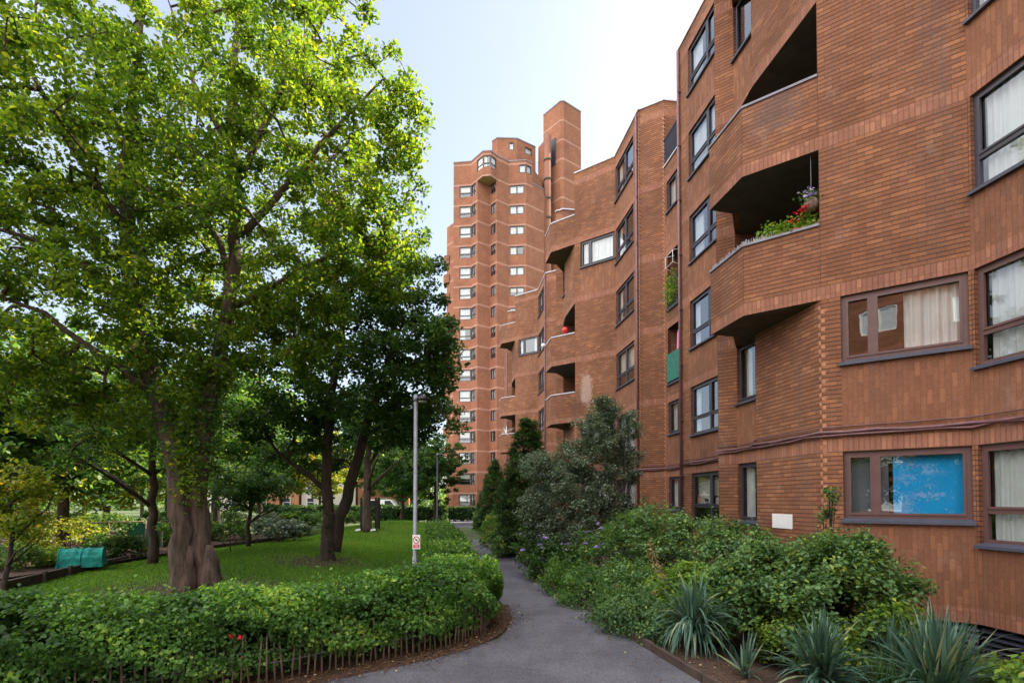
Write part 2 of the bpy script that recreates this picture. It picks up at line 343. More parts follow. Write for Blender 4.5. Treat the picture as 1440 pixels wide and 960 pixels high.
# ------------------------------------------------------------------ leaves
def unit(a): return a / np.maximum(1e-9, np.linalg.norm(a, axis=1, keepdims=True))
def leaf_geo(P, size, up=0.5, outw=None, aspect=0.62, rng=RNG, hang=0.0, hexa=False, smin=0.6):
    """one folded leaf per point -> verts (n,k,3)"""
    n = len(P); N = rng.normal(size=(n, 3)); N = unit(N); N[:, 2] = np.abs(N[:, 2]) * 1.0; N = N + np.array([0, 0, up])
    if outw is not None: N = N + outw
    N = unit(N); T = unit(np.cross(N, rng.normal(size=(n, 3))))
    if hang: T[:, 2] -= hang; T = unit(T); N = unit(N - (N * T).sum(1, keepdims=True) * T)
    B = np.cross(N, T); L = size * rng.uniform(smin, 1.25, (n, 1)); Wd = L * aspect * 0.5
    if hexa:
        k = [P - T * L * .5, P - T * L * .22 + B * Wd * .95, P + T * L * .12 + B * Wd * .8, P + T * L * .5 - N * L * .12, P + T * L * .12 - B * Wd * .8, P - T * L * .22 - B * Wd * .95]
        k[1] = k[1] + N * L * .08; k[2] = k[2] + N * L * .06; k[4] = k[4] + N * L * .06; k[5] = k[5] + N * L * .08
    else:
        k = [P - T * L * .5, P + B * Wd + N * L * .07, P + T * L * .5 - N * L * .08, P - B * Wd + N * L * .07]
    return np.stack(k, 1)
def leaf_obj(name, groups, root, parent=None, extra=None, tint_fn=None):
    """groups: list of (verts(n,k,3), material, tint(n))"""
    vs, sizes, mi, tn, mats = [], [], [], [], []
    for G, mat, tint in groups:
        if len(G) == 0: continue
        if mat not in mats: mats.append(mat)
        n, k, _ = G.shape; vs.append(G.reshape(-1, 3)); sizes += [np.full(n, k)]; mi.append(np.full(n, mats.index(mat))); tn.append(tint)
    V = np.concatenate(vs) - np.array(root.location if root is not None else (0, 0, 0)); S = np.concatenate(sizes).astype(np.int32)
    me = bpy.data.meshes.new(name); me.vertices.add(len(V)); me.vertices.foreach_set('co', V.astype(np.float32).ravel())
    me.loops.add(int(S.sum())); me.loops.foreach_set('vertex_index', np.arange(S.sum(), dtype=np.int32))
    me.polygons.add(len(S)); st = np.concatenate([[0], np.cumsum(S)[:-1]]).astype(np.int32)
    me.polygons.foreach_set('loop_start', st); me.polygons.foreach_set('loop_total', S)
    for m in mats: me.materials.append(m)
    me.polygons.foreach_set('material_index', np.concatenate(mi).astype(np.int32))
    me.update(calc_edges=True)
    a = me.attributes.new('tint', 'FLOAT', 'FACE'); a.data.foreach_set('value', np.concatenate(tn).astype(np.float32))
    o = bpy.data.objects.new(name, me); COL.objects.link(o)
    if root is not None: o.parent = parent or root
    return o
def tints(n, P=None, rng=RNG, clump=None, spread=0.28):
    base = rng.normal(0.45, spread, n)
    if clump is not None: base = base + clump
    return np.clip(base, 0, 1)
def clump_pts(centres, radii, per, rng=RNG, flat=0.7, shell=0.0):
    C = np.repeat(centres, per, 0); R = np.repeat(radii, per)[:, None]
    D = unit(rng.normal(size=(len(C), 3))) * (shell + (1 - shell) * rng.random((len(C), 1)) ** 0.45)
    D[:, 2] *= flat
    return C + D * R
def px(x, y, d):
    """world point seen at pixel (x, y) of the 1440x960 photograph, d metres ahead"""
    r = (x - 720) / FPX; u = (PPY - y) / FPX; c, s = math.cos(TH), math.sin(TH)
    k = d / (c - u * s); return np.array([r * k, d, CH + (s + u * c) * k])
def gpx(x, y):
    r = (x - 720) / FPX; u = (PPY - y) / FPX; c, s = math.cos(TH), math.sin(TH)
    k = -CH / (s + u * c); return np.array([r * k, (c - u * s) * k, 0.0])

# ------------------------------------------------------------------ path lines and ground height
RY = np.array([-6, 3.0, 5.9, 7.4, 8.6, 11.6, 15.8, 23.0, 49.0, 60.0])
RX = np.array([3.4, 2.75, 2.1, 1.80, 1.59, 1.07, 0.52, -0.45, -3.3, -4.6])
LY = np.array([7.0, 8.0, 9.3, 10.6, 15.0, 25.7, 49.0, 60.0])
LX = np.array([-0.95, -0.12, 0.0, -0.2, -0.95, -2.75, -5.6, -6.9])
def xr(y): return np.interp(y, RY, RX)
def gz(x, y):
    x = np.asarray(x, float); y = np.asarray(y, float)
    t = np.clip((x - xr(y) - 0.25) / 2.6, 0, 1); z = -0.38 * t * t * (3 - 2 * t) * (y < 40)
    z = z + 0.75 * np.exp(-(((x + 7.0) / 3.6) ** 2 + ((y - 33) / 5.0) ** 2)) + 0.25 * np.exp(-(((x + 9) / 3) ** 2 + ((y - 20) / 6) ** 2))
    return z
def grid_sheet(name, xs, ys, mat, dz=0.0, keep=None, kind='structure', fn=gz):
    X, Y = np.meshgrid(xs, ys); Zz = fn(X, Y) + dz
    V = np.stack([X, Y, Zz], -1).reshape(-1, 3); nx = len(xs); F = []
    for j in range(len(ys) - 1):
        for i in range(nx - 1):
            if keep is None or keep((xs[i] + xs[i + 1]) / 2, (ys[j] + ys[j + 1]) / 2): F.append((j * nx + i, j * nx + i + 1, (j + 1) * nx + i + 1, (j + 1) * nx + i))
    me = bpy.data.meshes.new(name); me.from_pydata(V.tolist(), [], F); me.materials.append(mat)
    me.polygons.foreach_set('use_smooth', [True] * len(F)); me.update()
    o = bpy.data.objects.new(name, me); COL.objects.link(o); return props(o, kind=kind)
def lines(a, b, step, far):
    mid = list(np.arange(a, b + 1e-6, step)); lo = []; hi = []; d = step
    x = a
    while x > -far: d *= 1.5; x -= d; lo.insert(0, x)
    d = step; x = b
    while x < far: d *= 1.5; x += d; hi.append(x)
    return np.array(lo + mid + hi)
grid_sheet('ground', lines(-14, 10, .4, 400), lines(1, 60, .4, 400), M['field'], -0.03)
M_BED = M['soil']
grid_sheet('planting_bed', np.arange(-4, 12, .2), np.arange(2.0, 48, .2), M_BED, 0.0, keep=lambda x, y: x > xr(y) + 0.02)
grid_sheet('lawn', np.arange(-13, 0.5, .3), np.arange(5.5, 48, .3), M['lawn'], -0.008, keep=lambda x, y: x < (np.interp(y, LY, LX) - 0.15 if y > 9 else -1.0 - (9 - y) * 1.15))
# path: between the two edge lines, flared towards the camera
def path_left(y):
    if y >= 7.0: return float(np.interp(y, LY, LX))
    return -0.95 - (7.0 - y) * 2.3
pb = MB(); ys = list(np.arange(-4, 60, .35))
for j in range(len(ys) - 1):
    y0, y1 = ys[j], ys[j + 1]
    for q in range(6):
        def X(y, t): return path_left(y) + (float(xr(y)) - path_left(y)) * t
        pb.poly([(X(y0, q / 6), y0, .004), (X(y0, (q + 1) / 6), y0, .004), (X(y1, (q + 1) / 6), y1, .004), (X(y1, q / 6), y1, .004)], 0, sm=True)
pb.build('path', M['asphalt'], kind='structure')
# timber edging between path and planting bed
eb = MB(); pts = [(float(xr(y)) + 0.03, y) for y in np.arange(0, 46, 1.2)]
for (a, b) in zip(pts[:-1], pts[1:]):
    ang = math.atan2(b[1] - a[1], b[0] - a[0]); L = math.hypot(b[0] - a[0], b[1] - a[1])
    eb.box(((a[0] + b[0]) / 2, (a[1] + b[1]) / 2, 0.035 + random.uniform(-.01, .01)), L - 0.012, 0.05, 0.15, 0, ang + random.uniform(-.01, .01))
o = eb.build('bed_edging', M['timber'], origin=(2.0, 6, 0)); props(o, 'low dark timber board edging along the right side of the asphalt path', 'edging')
# mulch strip in front of the near hedge
HF = [(-7.6, 2.2), (-6.5, 3.2), (-4.9, 4.55), (-3.6, 5.4), (-2.55, 6.05), (-2.04, 6.5), (-1.45, 6.97), (-.88, 7.45), (-.49, 8.17), (-.36, 9.3), (-.42, 10.4)]
def resample(pl, step):
    pl = np.array(pl, float); d = np.concatenate([[0], np.cumsum(np.linalg.norm(np.diff(pl, axis=0), axis=1))])
    t = np.arange(0, d[-1], step); return np.stack([np.interp(t, d, pl[:, 0]), np.interp(t, d, pl[:, 1])], 1)
def smooth_line(pl, step, it=6):
    p = resample(pl, step)
    for _ in range(it): p[1:-1] = (p[:-2] + 2 * p[1:-1] + p[2:]) / 4
    return p
def offset_line(p, d):
    t = np.gradient(p, axis=0); t /= np.linalg.norm(t, axis=1, keepdims=True)
    return p + np.stack([-t[:, 1], t[:, 0]], 1) * d      # +d = left of travel
hf = smooth_line(HF, 0.2)
mb = MB(); oa = offset_line(hf, -0.36); ob = offset_line(hf, 1.15)
for i in range(len(hf) - 1):
    wv = 0.05 * math.sin(i * 1.3)
    wv = 0.0; mb.poly([(oa[i][0], oa[i][1] , .010), (oa[i + 1][0], oa[i + 1][1], .010), (ob[i + 1][0], ob[i + 1][1], .014), (ob[i][0], ob[i][1], .014)], 0, sm=True)
mb.build('mulch_strip', M['soil'], kind='structure')
# ------------------------------------------------------------------ facade kit
BAND = 3 * BR_ROW
def cells(cuts, lo, hi):
    c = sorted(set([round(x, 4) for x in cuts if lo < x < hi] + [round(lo, 4), round(hi, 4)])); return list(zip(c[:-1], c[1:]))
class Local:
    """a = left end, b = right end of a wall seen from outside"""
    def __init__(s, a, b):
        s.a = np.array(a, float); s.b = np.array(b, float); s.L = float(np.linalg.norm(s.b - s.a)); s.d = (s.b - s.a) / s.L; s.n = np.array([s.d[1], -s.d[0]])
    def p(s, t, n, z): q = s.a + s.d * t + s.n * n; return (q[0], q[1], z)
def lbox(mb, lo, s0, s1, n0, n1, z0, z1, mi=0):
    mb.hexa([lo.p(s0, n1, z0), lo.p(s1, n1, z0), lo.p(s1, n0, z0), lo.p(s0, n0, z0), lo.p(s0, n1, z1), lo.p(s1, n1, z1), lo.p(s1, n0, z1), lo.p(s0, n0, z1)], mi)
def facet(W, a, b, z0, z1, ops=(), spand=(), bands=None, rev=0.11, s_off=0.0):
    """brick wall with openings; materials 0 running, 1 soldier band, 2 upright spandrel"""
    lo = Local(a, b)
    bz = bands if bands is not None else [head(k) for k in range(-1, 20) if z0 - .001 <= head(k) < z1]
    zc = [z for o in ops for z in (o[2], o[3])] + [z for h in bz for z in (h, h + BAND)] + [z for q in spand for z in (q[2], q[3])]
    sc = [x for o in ops for x in (o[0], o[1])] + [x for q in spand for x in (q[0], q[1])]
    for (za, zb) in cells(zc, z0, z1):
        for (sa, sb) in cells(sc, 0, lo.L):
            sm, zm = (sa + sb) / 2, (za + zb) / 2
            if any(o[0] < sm < o[1] and o[2] < zm < o[3] for o in ops): continue
            mi = 1 if any(h < zm < h + BAND for h in bz) else (2 if any(q[0] < sm < q[1] and q[2] < zm < q[3] for q in spand) else 0)
            W.poly([lo.p(sa, 0, za), lo.p(sb, 0, za), lo.p(sb, 0, zb), lo.p(sa, 0, zb)], mi, [(s_off + sa, za - Z0), (s_off + sb, za - Z0), (s_off + sb, zb - Z0), (s_off + sa, zb - Z0)])
    for o in ops:
        s0, s1, za, zb = o[:4]; r = o[4] if len(o) > 4 else rev
        for q in ([(s0, za), (s0, zb)], [(s1, zb), (s1, za)]):
            (sa, a1), (sb, b1) = q
            W.poly([lo.p(sa, 0, a1), lo.p(sb, 0, b1), lo.p(sb, -r, b1), lo.p(sa, -r, a1)], 0, [(0, a1 - Z0), (0, b1 - Z0), (r, b1 - Z0), (r, a1 - Z0)])
        W.poly([lo.p(s0, 0, zb), lo.p(s1, 0, zb), lo.p(s1, -r, zb), lo.p(s0, -r, zb)], 1, [(s0, 0), (s1, 0), (s1, r), (s0, r)])
        W.poly([lo.p(s1, 0, za), lo.p(s0, 0, za), lo.p(s0, -r, za), lo.p(s1, -r, za)], 0, [(s1, 0), (s0, 0), (s0, r), (s1, r)])
    return lo
def window(root, lo, s0, s1, z0, z1, style='B', mat=None, sill=True, cloth=None, fw=0.06, split=0.5, tr=0.33, label=None, inset=0.06, vent=False):
    """a framed window in an opening: frame, glass panes, sill, cloth behind the glass"""
    mat = mat or M['frame_dark']; fb = MB(); g = MB(); n0, n1 = -inset - 0.07, -inset
    lbox(fb, lo, s0, s1, n0, n1, z0, z0 + fw); lbox(fb, lo, s0, s1, n0, n1, z1 - fw, z1)
    lbox(fb, lo, s0, s0 + fw, n0, n1, z0 + fw, z1 - fw); lbox(fb, lo, s1 - fw, s1, n0, n1, z0 + fw, z1 - fw)
    cs = [s0 + fw, s1 - fw]; W_ = s1 - s0; e = .002
    lights = []
    if style in ('A', 'B', 'T', 'M'):
        x = s0 + W_ * split; lbox(fb, lo, x - fw / 2, x + fw / 2, n0 + e, n1 + .012, z0 + fw, z1 - fw); sp = [(s0 + fw, x - fw / 2), (x + fw / 2, s1 - fw)]
    else: sp = [(s0 + fw, s1 - fw)]
    for i, (a, b) in enumerate(sp):
        if style in ('B', 'S2'):
            zt = z0 + (z1 - z0) * tr; lbox(fb, lo, a, b, n0 + e, n1 - e, zt - fw / 2, zt + fw / 2)
            lights += [(a, b, z0 + fw, zt - fw / 2, 0), (a, b, zt + fw / 2, z1 - fw, 1)]
        elif style == 'T' and i == 0:
            zt = z0 + (z1 - z0) * .27; lbox(fb, lo, a, b, n0 + e, n1 - e, zt - fw / 2, zt + fw / 2); lights += [(a, b, z0 + fw, zt - fw / 2, 0), (a, b, zt + fw / 2, z1 - fw, 1)]
        else: lights.append((a, b, z0 + fw, z1 - fw, 1))
    cw = 0.035                              # casement sash standing proud inside the fixed frame
    for (a, b, c, d, k) in lights:
        if k and (b - a) > 0.3 and (z1 - z0) > .9 and fw < .09:
            lbox(fb, lo, a, b, n1 - .02, n1 + .016, c, c + cw); lbox(fb, lo, a, b, n1 - .02, n1 + .016, d - cw, d)
            lbox(fb, lo, a, a + cw, n1 - .02, n1 + .016, c + cw, d - cw); lbox(fb, lo, b - cw, b, n1 - .02, n1 + .016, c + cw, d - cw)
        nn = n0 + .035
        g.poly([lo.p(a, nn, c), lo.p(b, nn, c), lo.p(b, nn, d), lo.p(a, nn, d)])
    f = fb.build('window', mat, root); gl = g.build('pane', M['glass'], root, f)
    if label: f['label'] = label
    if sill:
        sb = MB(); zs = z0 + 0.012
        sb.hexa([lo.p(s0 - .03, .075, zs - .075), lo.p(s1 + .03, .075, zs - .075), lo.p(s1 + .03, -.05, zs - .06), lo.p(s0 - .03, -.05, zs - .06),
                 lo.p(s0 - .03, .075, zs - .03), lo.p(s1 + .03, .075, zs - .03), lo.p(s1 + .03, -.05, zs + .012), lo.p(s0 - .03, -.05, zs + .012)])
        sb.build('sill', M['sill'], root, f)
    for (cm, c0, c1, t0, t1) in (cloth or []):
        cb = MB(); xa = s0 + fw + (W_ - 2 * fw) * c0; xb = s0 + fw + (W_ - 2 * fw) * c1; k = max(2, int((xb - xa) / .022)) if cm == 'net' else 1
        za = z0 + (z1 - z0) * t0 + .02; zb = z0 + (z1 - z0) * t1 - .02; wob = random.uniform(0, 6)
        for i in range(k):
            u0, u1 = xa + (xb - xa) * i / k, xa + (xb - xa) * (i + 1) / k
            q = lambda u: n0 - .06 + (.022 * math.sin(u * 55 + wob) + .014 * math.sin(u * 23 + 2) if cm == 'net' else 0)
            cb.poly([lo.p(u0, q(u0), za), lo.p(u1, q(u1), za), lo.p(u1, q(u1), zb), lo.p(u0, q(u0), zb)], 0, sm=True)
        cb.build('curtain' if cm == 'net' else 'blind', M[cm] if cm in M else cm, root, f)
    return f

PHI = math.radians(7.5)
OU, OV = 7.25, 8.09
def UV(u, v):                       # module plan coordinates -> world
    u += OU; v += OV; return np.array([u * -math.sin(PHI) + v * math.cos(PHI), u * math.cos(PHI) + v * math.sin(PHI)])
BASE = 0.13; ROOF = head(5) + 0.53
root = thing('apartment_block', 'six storey brick apartment block with angled bays and balconies right of the path', 'apartment block', (5.45, 9.46, 0))
W = MB(); QN = MB(); CP = MB(); LV = MB(); RF = MB()
def storey_z(k): return (BASE if k == 0 else head(k - 1)), head(k)
def wall(a, b, k, ops=(), spand=(), **kw):
    z0, z1 = storey_z(k); bands = kw.pop('bands', None)
    if k == 0: bands = [BASE + .0]
    return facet(W, a, b, z0, z1, ops, spand, bands, **kw)
def stub(a, b):                      # wall above the last heads, with its coping
    facet(W, a, b, head(5), ROOF, (), (), [head(5)])
def coping(pts, z, wdt=.20, h=.055, mb=None, inn=.10):
    mb = MB()
    for i in range(len(pts) - 1):
        lo = Local(pts[i], pts[i + 1]); lbox(mb, lo, -.01, lo.L + .01, -wdt + .04, .04 + i * .0007, z, z + h + i * .0007)
    mb.build('coping', M['coping'], root)
def quoins(pt, da, db, z0, z1, mb=QN):
    """toothed pale bricks at a corner; da, db unit directions leaving the corner along each wall"""
    z = z0
    k = 0
    while z < z1 - .07:
        d, other = (da, db) if k % 2 == 0 else (db, da)
        nrm = np.array([d[1], -d[0]]); 
        if np.dot(nrm, other) > 0: nrm = -nrm
        a = pt + nrm * .003 - other * 0.0; L = .06
        p = [a, a + d * L, a + d * L - nrm * .02, a - nrm * .02]
        mb.hexa([(q[0], q[1], z + .006) for q in p] + [(q[0], q[1], z + BR_ROW - .006) for q in p]); z += BR_ROW; k += 1
rnd = random.Random(5)
def cloth_b(k):
    r = rnd.random()
    if r < .30: return [('net', 0, 1, 0, 1)]
    if r < .55: return [('net', 0, .25, 0, 1), ('net', .8, 1, 0, 1)]
    if r < .70: return [('blind', 0, 1, rnd.uniform(.3, .6), 1)]
    if r < .80: return [('net', 0, .45, 0, 1)]
    return [('net', 0, .12, 0, 1)]
for mod in range(-1, 3):
    DU, DV = 15.0 * mod, -0.66 * mod
    P = lambda u, v: UV(u + DU, v + DV)
    E1, P1, DE, RW, PC0, PC1 = P(0, 0), P(1.43, -1.44), P(3.45, -1.44), P(3.45, -1.29), P(4.45, -1.29), P(4.75, -1.59)
    BM0, BM1 = P(4.75, -.34), P(9.42, -.34); C0, C1 = P(9.42, .08), P(11.58, .08); A1 = P(12.2, -.66); N1 = P(15.0, -.66)
    P2, P3, P4, P6 = P(2.36, -2.34), P(3.57, -2.37), P(3.64, -1.82), P(4.45, -1.29)
    for k in range(6):
        hz0, hz1 = storey_z(k); h = head(k); zt = hz0 + BAND
        # A facet (E1 is its right end)
        L = np.linalg.norm(E1 - P1)
        if k in (0, 1, 4):
            lo = Local(P1, E1); s0, s1, z0_ = .30, L - .03, h - 1.16
            wall(P1, E1, k, [(s0, s1, z0_, h)], [(s0, L, zt, z0_)])
            if mod >= 0:
                cl = None; lab = None
                if mod == 0 and k == 1: cl = [('net', .52, 1, 0, 1)]; lab = 'brown framed window with a gathered net curtain on its right half'
                if mod == 0 and k == 0: cl = [('greyblind', 0, .36, 0, 1), ('blue_blind', .40, 1, 0, 1)]; lab = 'brown framed window with a bright blue blind'
                window(root, lo, s0, s1, z0_, h, 'A', M['frame_brown'] if mod == 0 else M['frame_dark'], cloth=cl or cloth_b(k), fw=.075, split=.27, label=lab)
        elif k == 5: wall(P1, E1, k)
        else: wall(P1, E1, k)
        # B facet to the right of E1 (the left neighbour's length)
        B0 = P(-2.85 if mod > 0 else -2.85, 0)
        lo = Local(E1, B0); LB = lo.L; s0, s1, z0_ = .05, 2.2, h - 1.5
        wall(E1, B0, k, [(s0, s1, z0_, h)], [(0, s1 + .1, zt, z0_)])
        if mod >= 0: window(root, lo, s0, s1, z0_, h, 'B', M['frame_brown'] if mod == 0 and k < 2 else M['frame_dark'], cloth=[('net', 0, 1, 0, 1)] if (mod == 0 and k < 3) else cloth_b(k), split=.52, fw=.07)
        # D block
        if k in (0, 1, 4):
            wall(DE, P1, k); wall(RW, DE, k)
            lo = Local(PC0, RW); s0, s1, z0_ = .03, .93, h - 1.3
            wall(PC0, RW, k, [(s0, s1, z0_, h)], [(0, 1.0, zt, z0_)])
            if mod >= 0: window(root, lo, s0, s1, z0_, h, 'S', cloth=[('net', 0, .35, 0, 1)] if k < 4 else None, fw=.06)
        else:
            top = hz1 if k < 5 else hz0 + 1.3
            I1, I2, I3 = P(1.72, -1.20), P(1.72, .35), P(4.45, .35)
            facet(W, I1, P1 , hz0 + .2, hz1, (), (), [])       # thickness of the jamb
            facet(W, I2, I1, hz0 + .2, hz1, (), (), []); facet(W, I3, I2, hz0 + .2, hz1, [(.5, 1.9, hz0 + .3, h - .15)], (), []); facet(W, PC0, I3, hz0 + .2, hz1, (), (), [])
            lo = Local(I3, I2)
            if mod >= 0: window(root, lo, .5, 1.9, hz0 + .3, h - .15, 'A', cloth=[('net', 0, .5, 0, 1)], sill=False)
            # balcony: slab and brick parapet of one piece
            ph = 1.33; zb, zt2 = hz0, hz0 + ph; bal = MB()
            ring = [P1, P2, P3, P4, P6]
            inner = []
            for i, q in enumerate(ring):
                inner.append(q)
            acc = 0
            for i in range(3):
                a, b = ring[i + 1], ring[i]; lo = Local(a, b)
                for (za, zc, mi) in ((zb, zb + BAND, 1), (zb + BAND, zt2, 0)):
                    bal.poly([lo.p(0, 0, za), lo.p(lo.L, 0, za), lo.p(lo.L, 0, zc), lo.p(0, 0, zc)], mi, [(0, za - Z0), (lo.L, za - Z0), (lo.L, zc - Z0), (0, zc - Z0)])
                bal.poly([lo.p(lo.L, -.21, zb + .2), lo.p(0, -.21, zb + .2), lo.p(0, -.21, zt2), lo.p(lo.L, -.21, zt2)], 0)
                bal.poly([lo.p(0, 0, zt2), lo.p(lo.L, 0, zt2), lo.p(lo.L, -.21, zt2), lo.p(0, -.21, zt2)], 0)
            lo = Local(P6, P4); lbox(bal, lo, 0, lo.L, -.12, 0, zb, zt2 - .35, 0)
            slab = [P1, P2, P3, P4, P6, P(4.45, .35), P(1.43, .35)]
            slab = slab[::-1] if False else slab
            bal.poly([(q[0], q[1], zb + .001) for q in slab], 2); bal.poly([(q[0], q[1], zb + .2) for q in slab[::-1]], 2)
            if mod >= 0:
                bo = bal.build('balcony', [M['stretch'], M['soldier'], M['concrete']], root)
                c2 = MB()
                for i in range(3): 
                    lo = Local(ring[i + 1], ring[i]); lbox(c2, lo, 0, lo.L, -.235, .025, zt2 + .001, zt2 + .045)
                c2.build('balcony_coping', [M['coping_dark'] if mod == 0 else M['coping']], root, bo)
                if k in (2, 3) and mod == 0:
                    for i in range(3):
                        lo = Local(ring[i + 1], ring[i]); quoins(ring[i], -lo.d if i < 3 else lo.d, lo.d, zb, zt2) if False else None
            if k in (2, 3):
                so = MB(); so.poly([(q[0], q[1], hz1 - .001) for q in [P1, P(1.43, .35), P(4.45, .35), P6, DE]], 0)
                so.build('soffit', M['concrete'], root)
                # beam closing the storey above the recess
        # pier
        wall(PC1, PC0, k); wall(BM0, PC1, k)
        # B main
        lo = Local(BM1, BM0); s0 = 9.42 - 8.72; s1 = s0 + 2.3; z0_ = h - 1.5
        wall(BM1, BM0, k, [(s0, s1, z0_, h)], [(s0 - .12, s1 + .1, zt, z0_)])
        if mod >= 0: window(root, lo, s0, s1, z0_, h, 'B', cloth=cloth_b(k), split=.5, fw=.07)
        wall(C0, BM1, k)
        # C facet: windows low and on the fifth, loggias between, open terrace on top
        lo = Local(C1, C0); s0, s1 = .22, 1.95
        if k in (0, 1, 4):
            wall(C1, C0, k, [(s0, s1, h - 1.15, h)], [(0, lo.L, zt, h - 1.15)])
            if mod >= 0: window(root, lo, s0, s1, h - 1.15, h, 'M', cloth=cloth_b(k), split=.42)
        elif k in (2, 3):
            wall(C1, C0, k, [(s0, s1, h - 2.05, h)], [])
            a, b = np.array(lo.p(s0, 0, 0)[:2]), np.array(lo.p(s1, 0, 0)[:2]); a2, b2 = np.array(lo.p(s0, -1.3, 0)[:2]), np.array(lo.p(s1, -1.3, 0)[:2])
            facet(W, a, a2, h - 2.05, h, (), (), []); facet(W, a2, b2, h - 2.05, h, (), (), []); facet(W, b2, b, h - 2.05, h, (), (), [])
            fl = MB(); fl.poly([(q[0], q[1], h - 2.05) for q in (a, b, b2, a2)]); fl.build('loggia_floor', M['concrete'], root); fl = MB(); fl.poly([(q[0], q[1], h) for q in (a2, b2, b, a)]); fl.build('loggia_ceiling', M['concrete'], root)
            rl = MB(); zz = h - 2.05
            lbox(rl, lo, s0, s1, -.02, .03, zz + 1.0, zz + 1.05); lbox(rl, lo, s0, s1, -.01, .02, zz + .06, zz + .1); t = s0
            while t < s1: lbox(rl, lo, t, t + .018, -.005, .013, zz + .1, zz + 1.0); t += .1
            if mod >= 0:
                rr = rl.build('railing', M['rail'], root)
                if mod == 0 and k == 2:
                    nb = MB(); lbox(nb, lo, s0 + .01, s1 - .01, .03, .04, zz + .08, zz + 1.08); nb.build('netting', M['netting'], root, rr)
            c_ = MB(); lbox(c_, lo, s0 - .03, s1 + .03, -.02, .07, zz - .05, zz + .001); c_.build('loggia_sill', M['sill'], root)
        else:
            zz = hz0 + 0.65
            facet(W, C1, C0, hz0, zz, (), (), [hz0])
            T1, T0 = P(11.58, 2.6), P(9.42, 2.6)
            facet(W, C1, T1, hz0 + .3, ROOF, (), (), [head(5)]); facet(W, T1, T0, hz0 + .3, ROOF, (), (), [head(5)]); facet(W, T0, BM1, hz0 + .3, ROOF, (), (), [head(5)])
            fl = MB(); fl.poly([(q[0], q[1], hz0 + .3) for q in (C1, C0, T0, T1)]); fl.build('terrace_floor', M['roof'], root)
            rl = MB(); lo = Local(C1, C0)
            lbox(rl, lo, 0, lo.L, -.02, .03, zz + 1.0, zz + 1.05); t = .02
            while t < lo.L: lbox(rl, lo, t, t + .02, -.005, .015, zz, zz + 1.0); t += .055
            if mod >= 0: rl.build('railing', M['rail'], root)
            c_ = MB(); lbox(c_, lo, 0, lo.L, -.2, .05, zz + .001, zz + .05); c_.build('coping', M['coping'], root)
        wall(A1, C1, k); wall(N1, A1, k) if mod == 2 else None
    if mod == 2: pass
    # tops
    for (a, b) in ((P1, E1), (E1, P(-2.85, 0)), (BM1, BM0), (BM0, PC1), (PC1, PC0), (A1, C1)): stub(a, b)
    PJ = P(3.2, -1.44); stub(P(4.45, .35), P(1.72, .35)); stub(PC0, P(4.45, .35)); stub(P(1.72, .35), P1)
    coping([P1, E1, P(-2.85, 0)], ROOF); coping([A1, C1, P(11.58, 2.6)], ROOF); coping([BM1, BM0, PC1, PC0, P(4.45, .35)], ROOF)
    # roof sheets
    RF.poly([(q[0], q[1], ROOF - .02) for q in (P(-2.85, 0), E1, P1, P(1.72, .35), P(4.45, .35), PC0, PC1, BM0, BM1, P(9.42, 2.6), P(9.42, 9), P(-2.85, 9))][::-1])
    RF.poly([(q[0], q[1], ROOF - .02) for q in (P(9.42, 2.6), P(11.58, 2.6), C1, A1, P(12.2, 9), P(9.42, 9))])
    # back and end walls
    facet(W, P(-2.85, 9), P(12.2, 9), BASE - .6, ROOF); facet(W, P(12.2, 9), P(12.2, 8.2), BASE - .6, ROOF)
    for k in range(1, 6):
        fs = MB(); zf = head(k - 1) + .22; fs.poly([(q[0], q[1], zf) for q in (P(-2.75, .42), P(9.3, .42), P(9.3, 3.2), P(12.1, 3.2), P(12.1, 8.1), P(-2.75, 8.1))][::-1]); fs.build('floor_slab', M['concrete'], root)
    fs = MB(); fs.poly([(q[0], q[1], head(5) + .2) for q in (P(-2.75, .42), P(9.3, .42), P(9.3, 8.1), P(-2.75, 8.1))]); fs.build('ceiling', M['concrete'], root)
    if mod == 2: facet(W, P(12.2, 9), A1, BASE, ROOF, (), ())
    if mod == -1: facet(W, P(-2.85, 0), P(-2.85, 9), BASE, ROOF)
    # toothed corners
    for (pt, pl, pr) in ((P1, DE, E1), (C1, A1, C0), (A1, N1, C1)):
        da = (pl - pt) / np.linalg.norm(pl - pt); db = (pr - pt) / np.linalg.norm(pr - pt)
        if mod in (0, 1):
            nrm = np.array([da[1], -da[0]])
            quoins(pt, da, db, BASE + .3, head(1) - .05 if pt is P1 else head(5))
    # downpipes
    if mod >= 0:
        for (uu, vv) in ((12.32, -.72), (9.30, -.41)):
            d = MB(); q = P(uu, vv); d.tube([(q[0], q[1], .1), (q[0], q[1], ROOF - .1)], .045, 10)
            for z in np.arange(1, 16, 1.8): d.box((q[0] + .03, q[1], z), .12, .12, .035)
            d.build('downpipe', M['cable'], root)
    # dark ventilation louvres below the base band
    for (a, b) in ((P1, E1), (E1, P(-2.85, 0)), (DE, P1), (RW, DE), (PC0, RW), (PC1, PC0), (BM0, PC1), (BM1, BM0), (C0, BM1), (C1, C0), (A1, C1), (N1, A1)):
        lo = Local(a, b); LV.poly([lo.p(0, -.12, -.6), lo.p(lo.L, -.12, -.6), lo.p(lo.L, -.12, BASE), lo.p(0, -.12, BASE)])
        LV.poly([lo.p(0, 0, BASE), lo.p(0, -.12, BASE), lo.p(lo.L, -.12, BASE), lo.p(lo.L, 0, BASE)])
        z = -.5
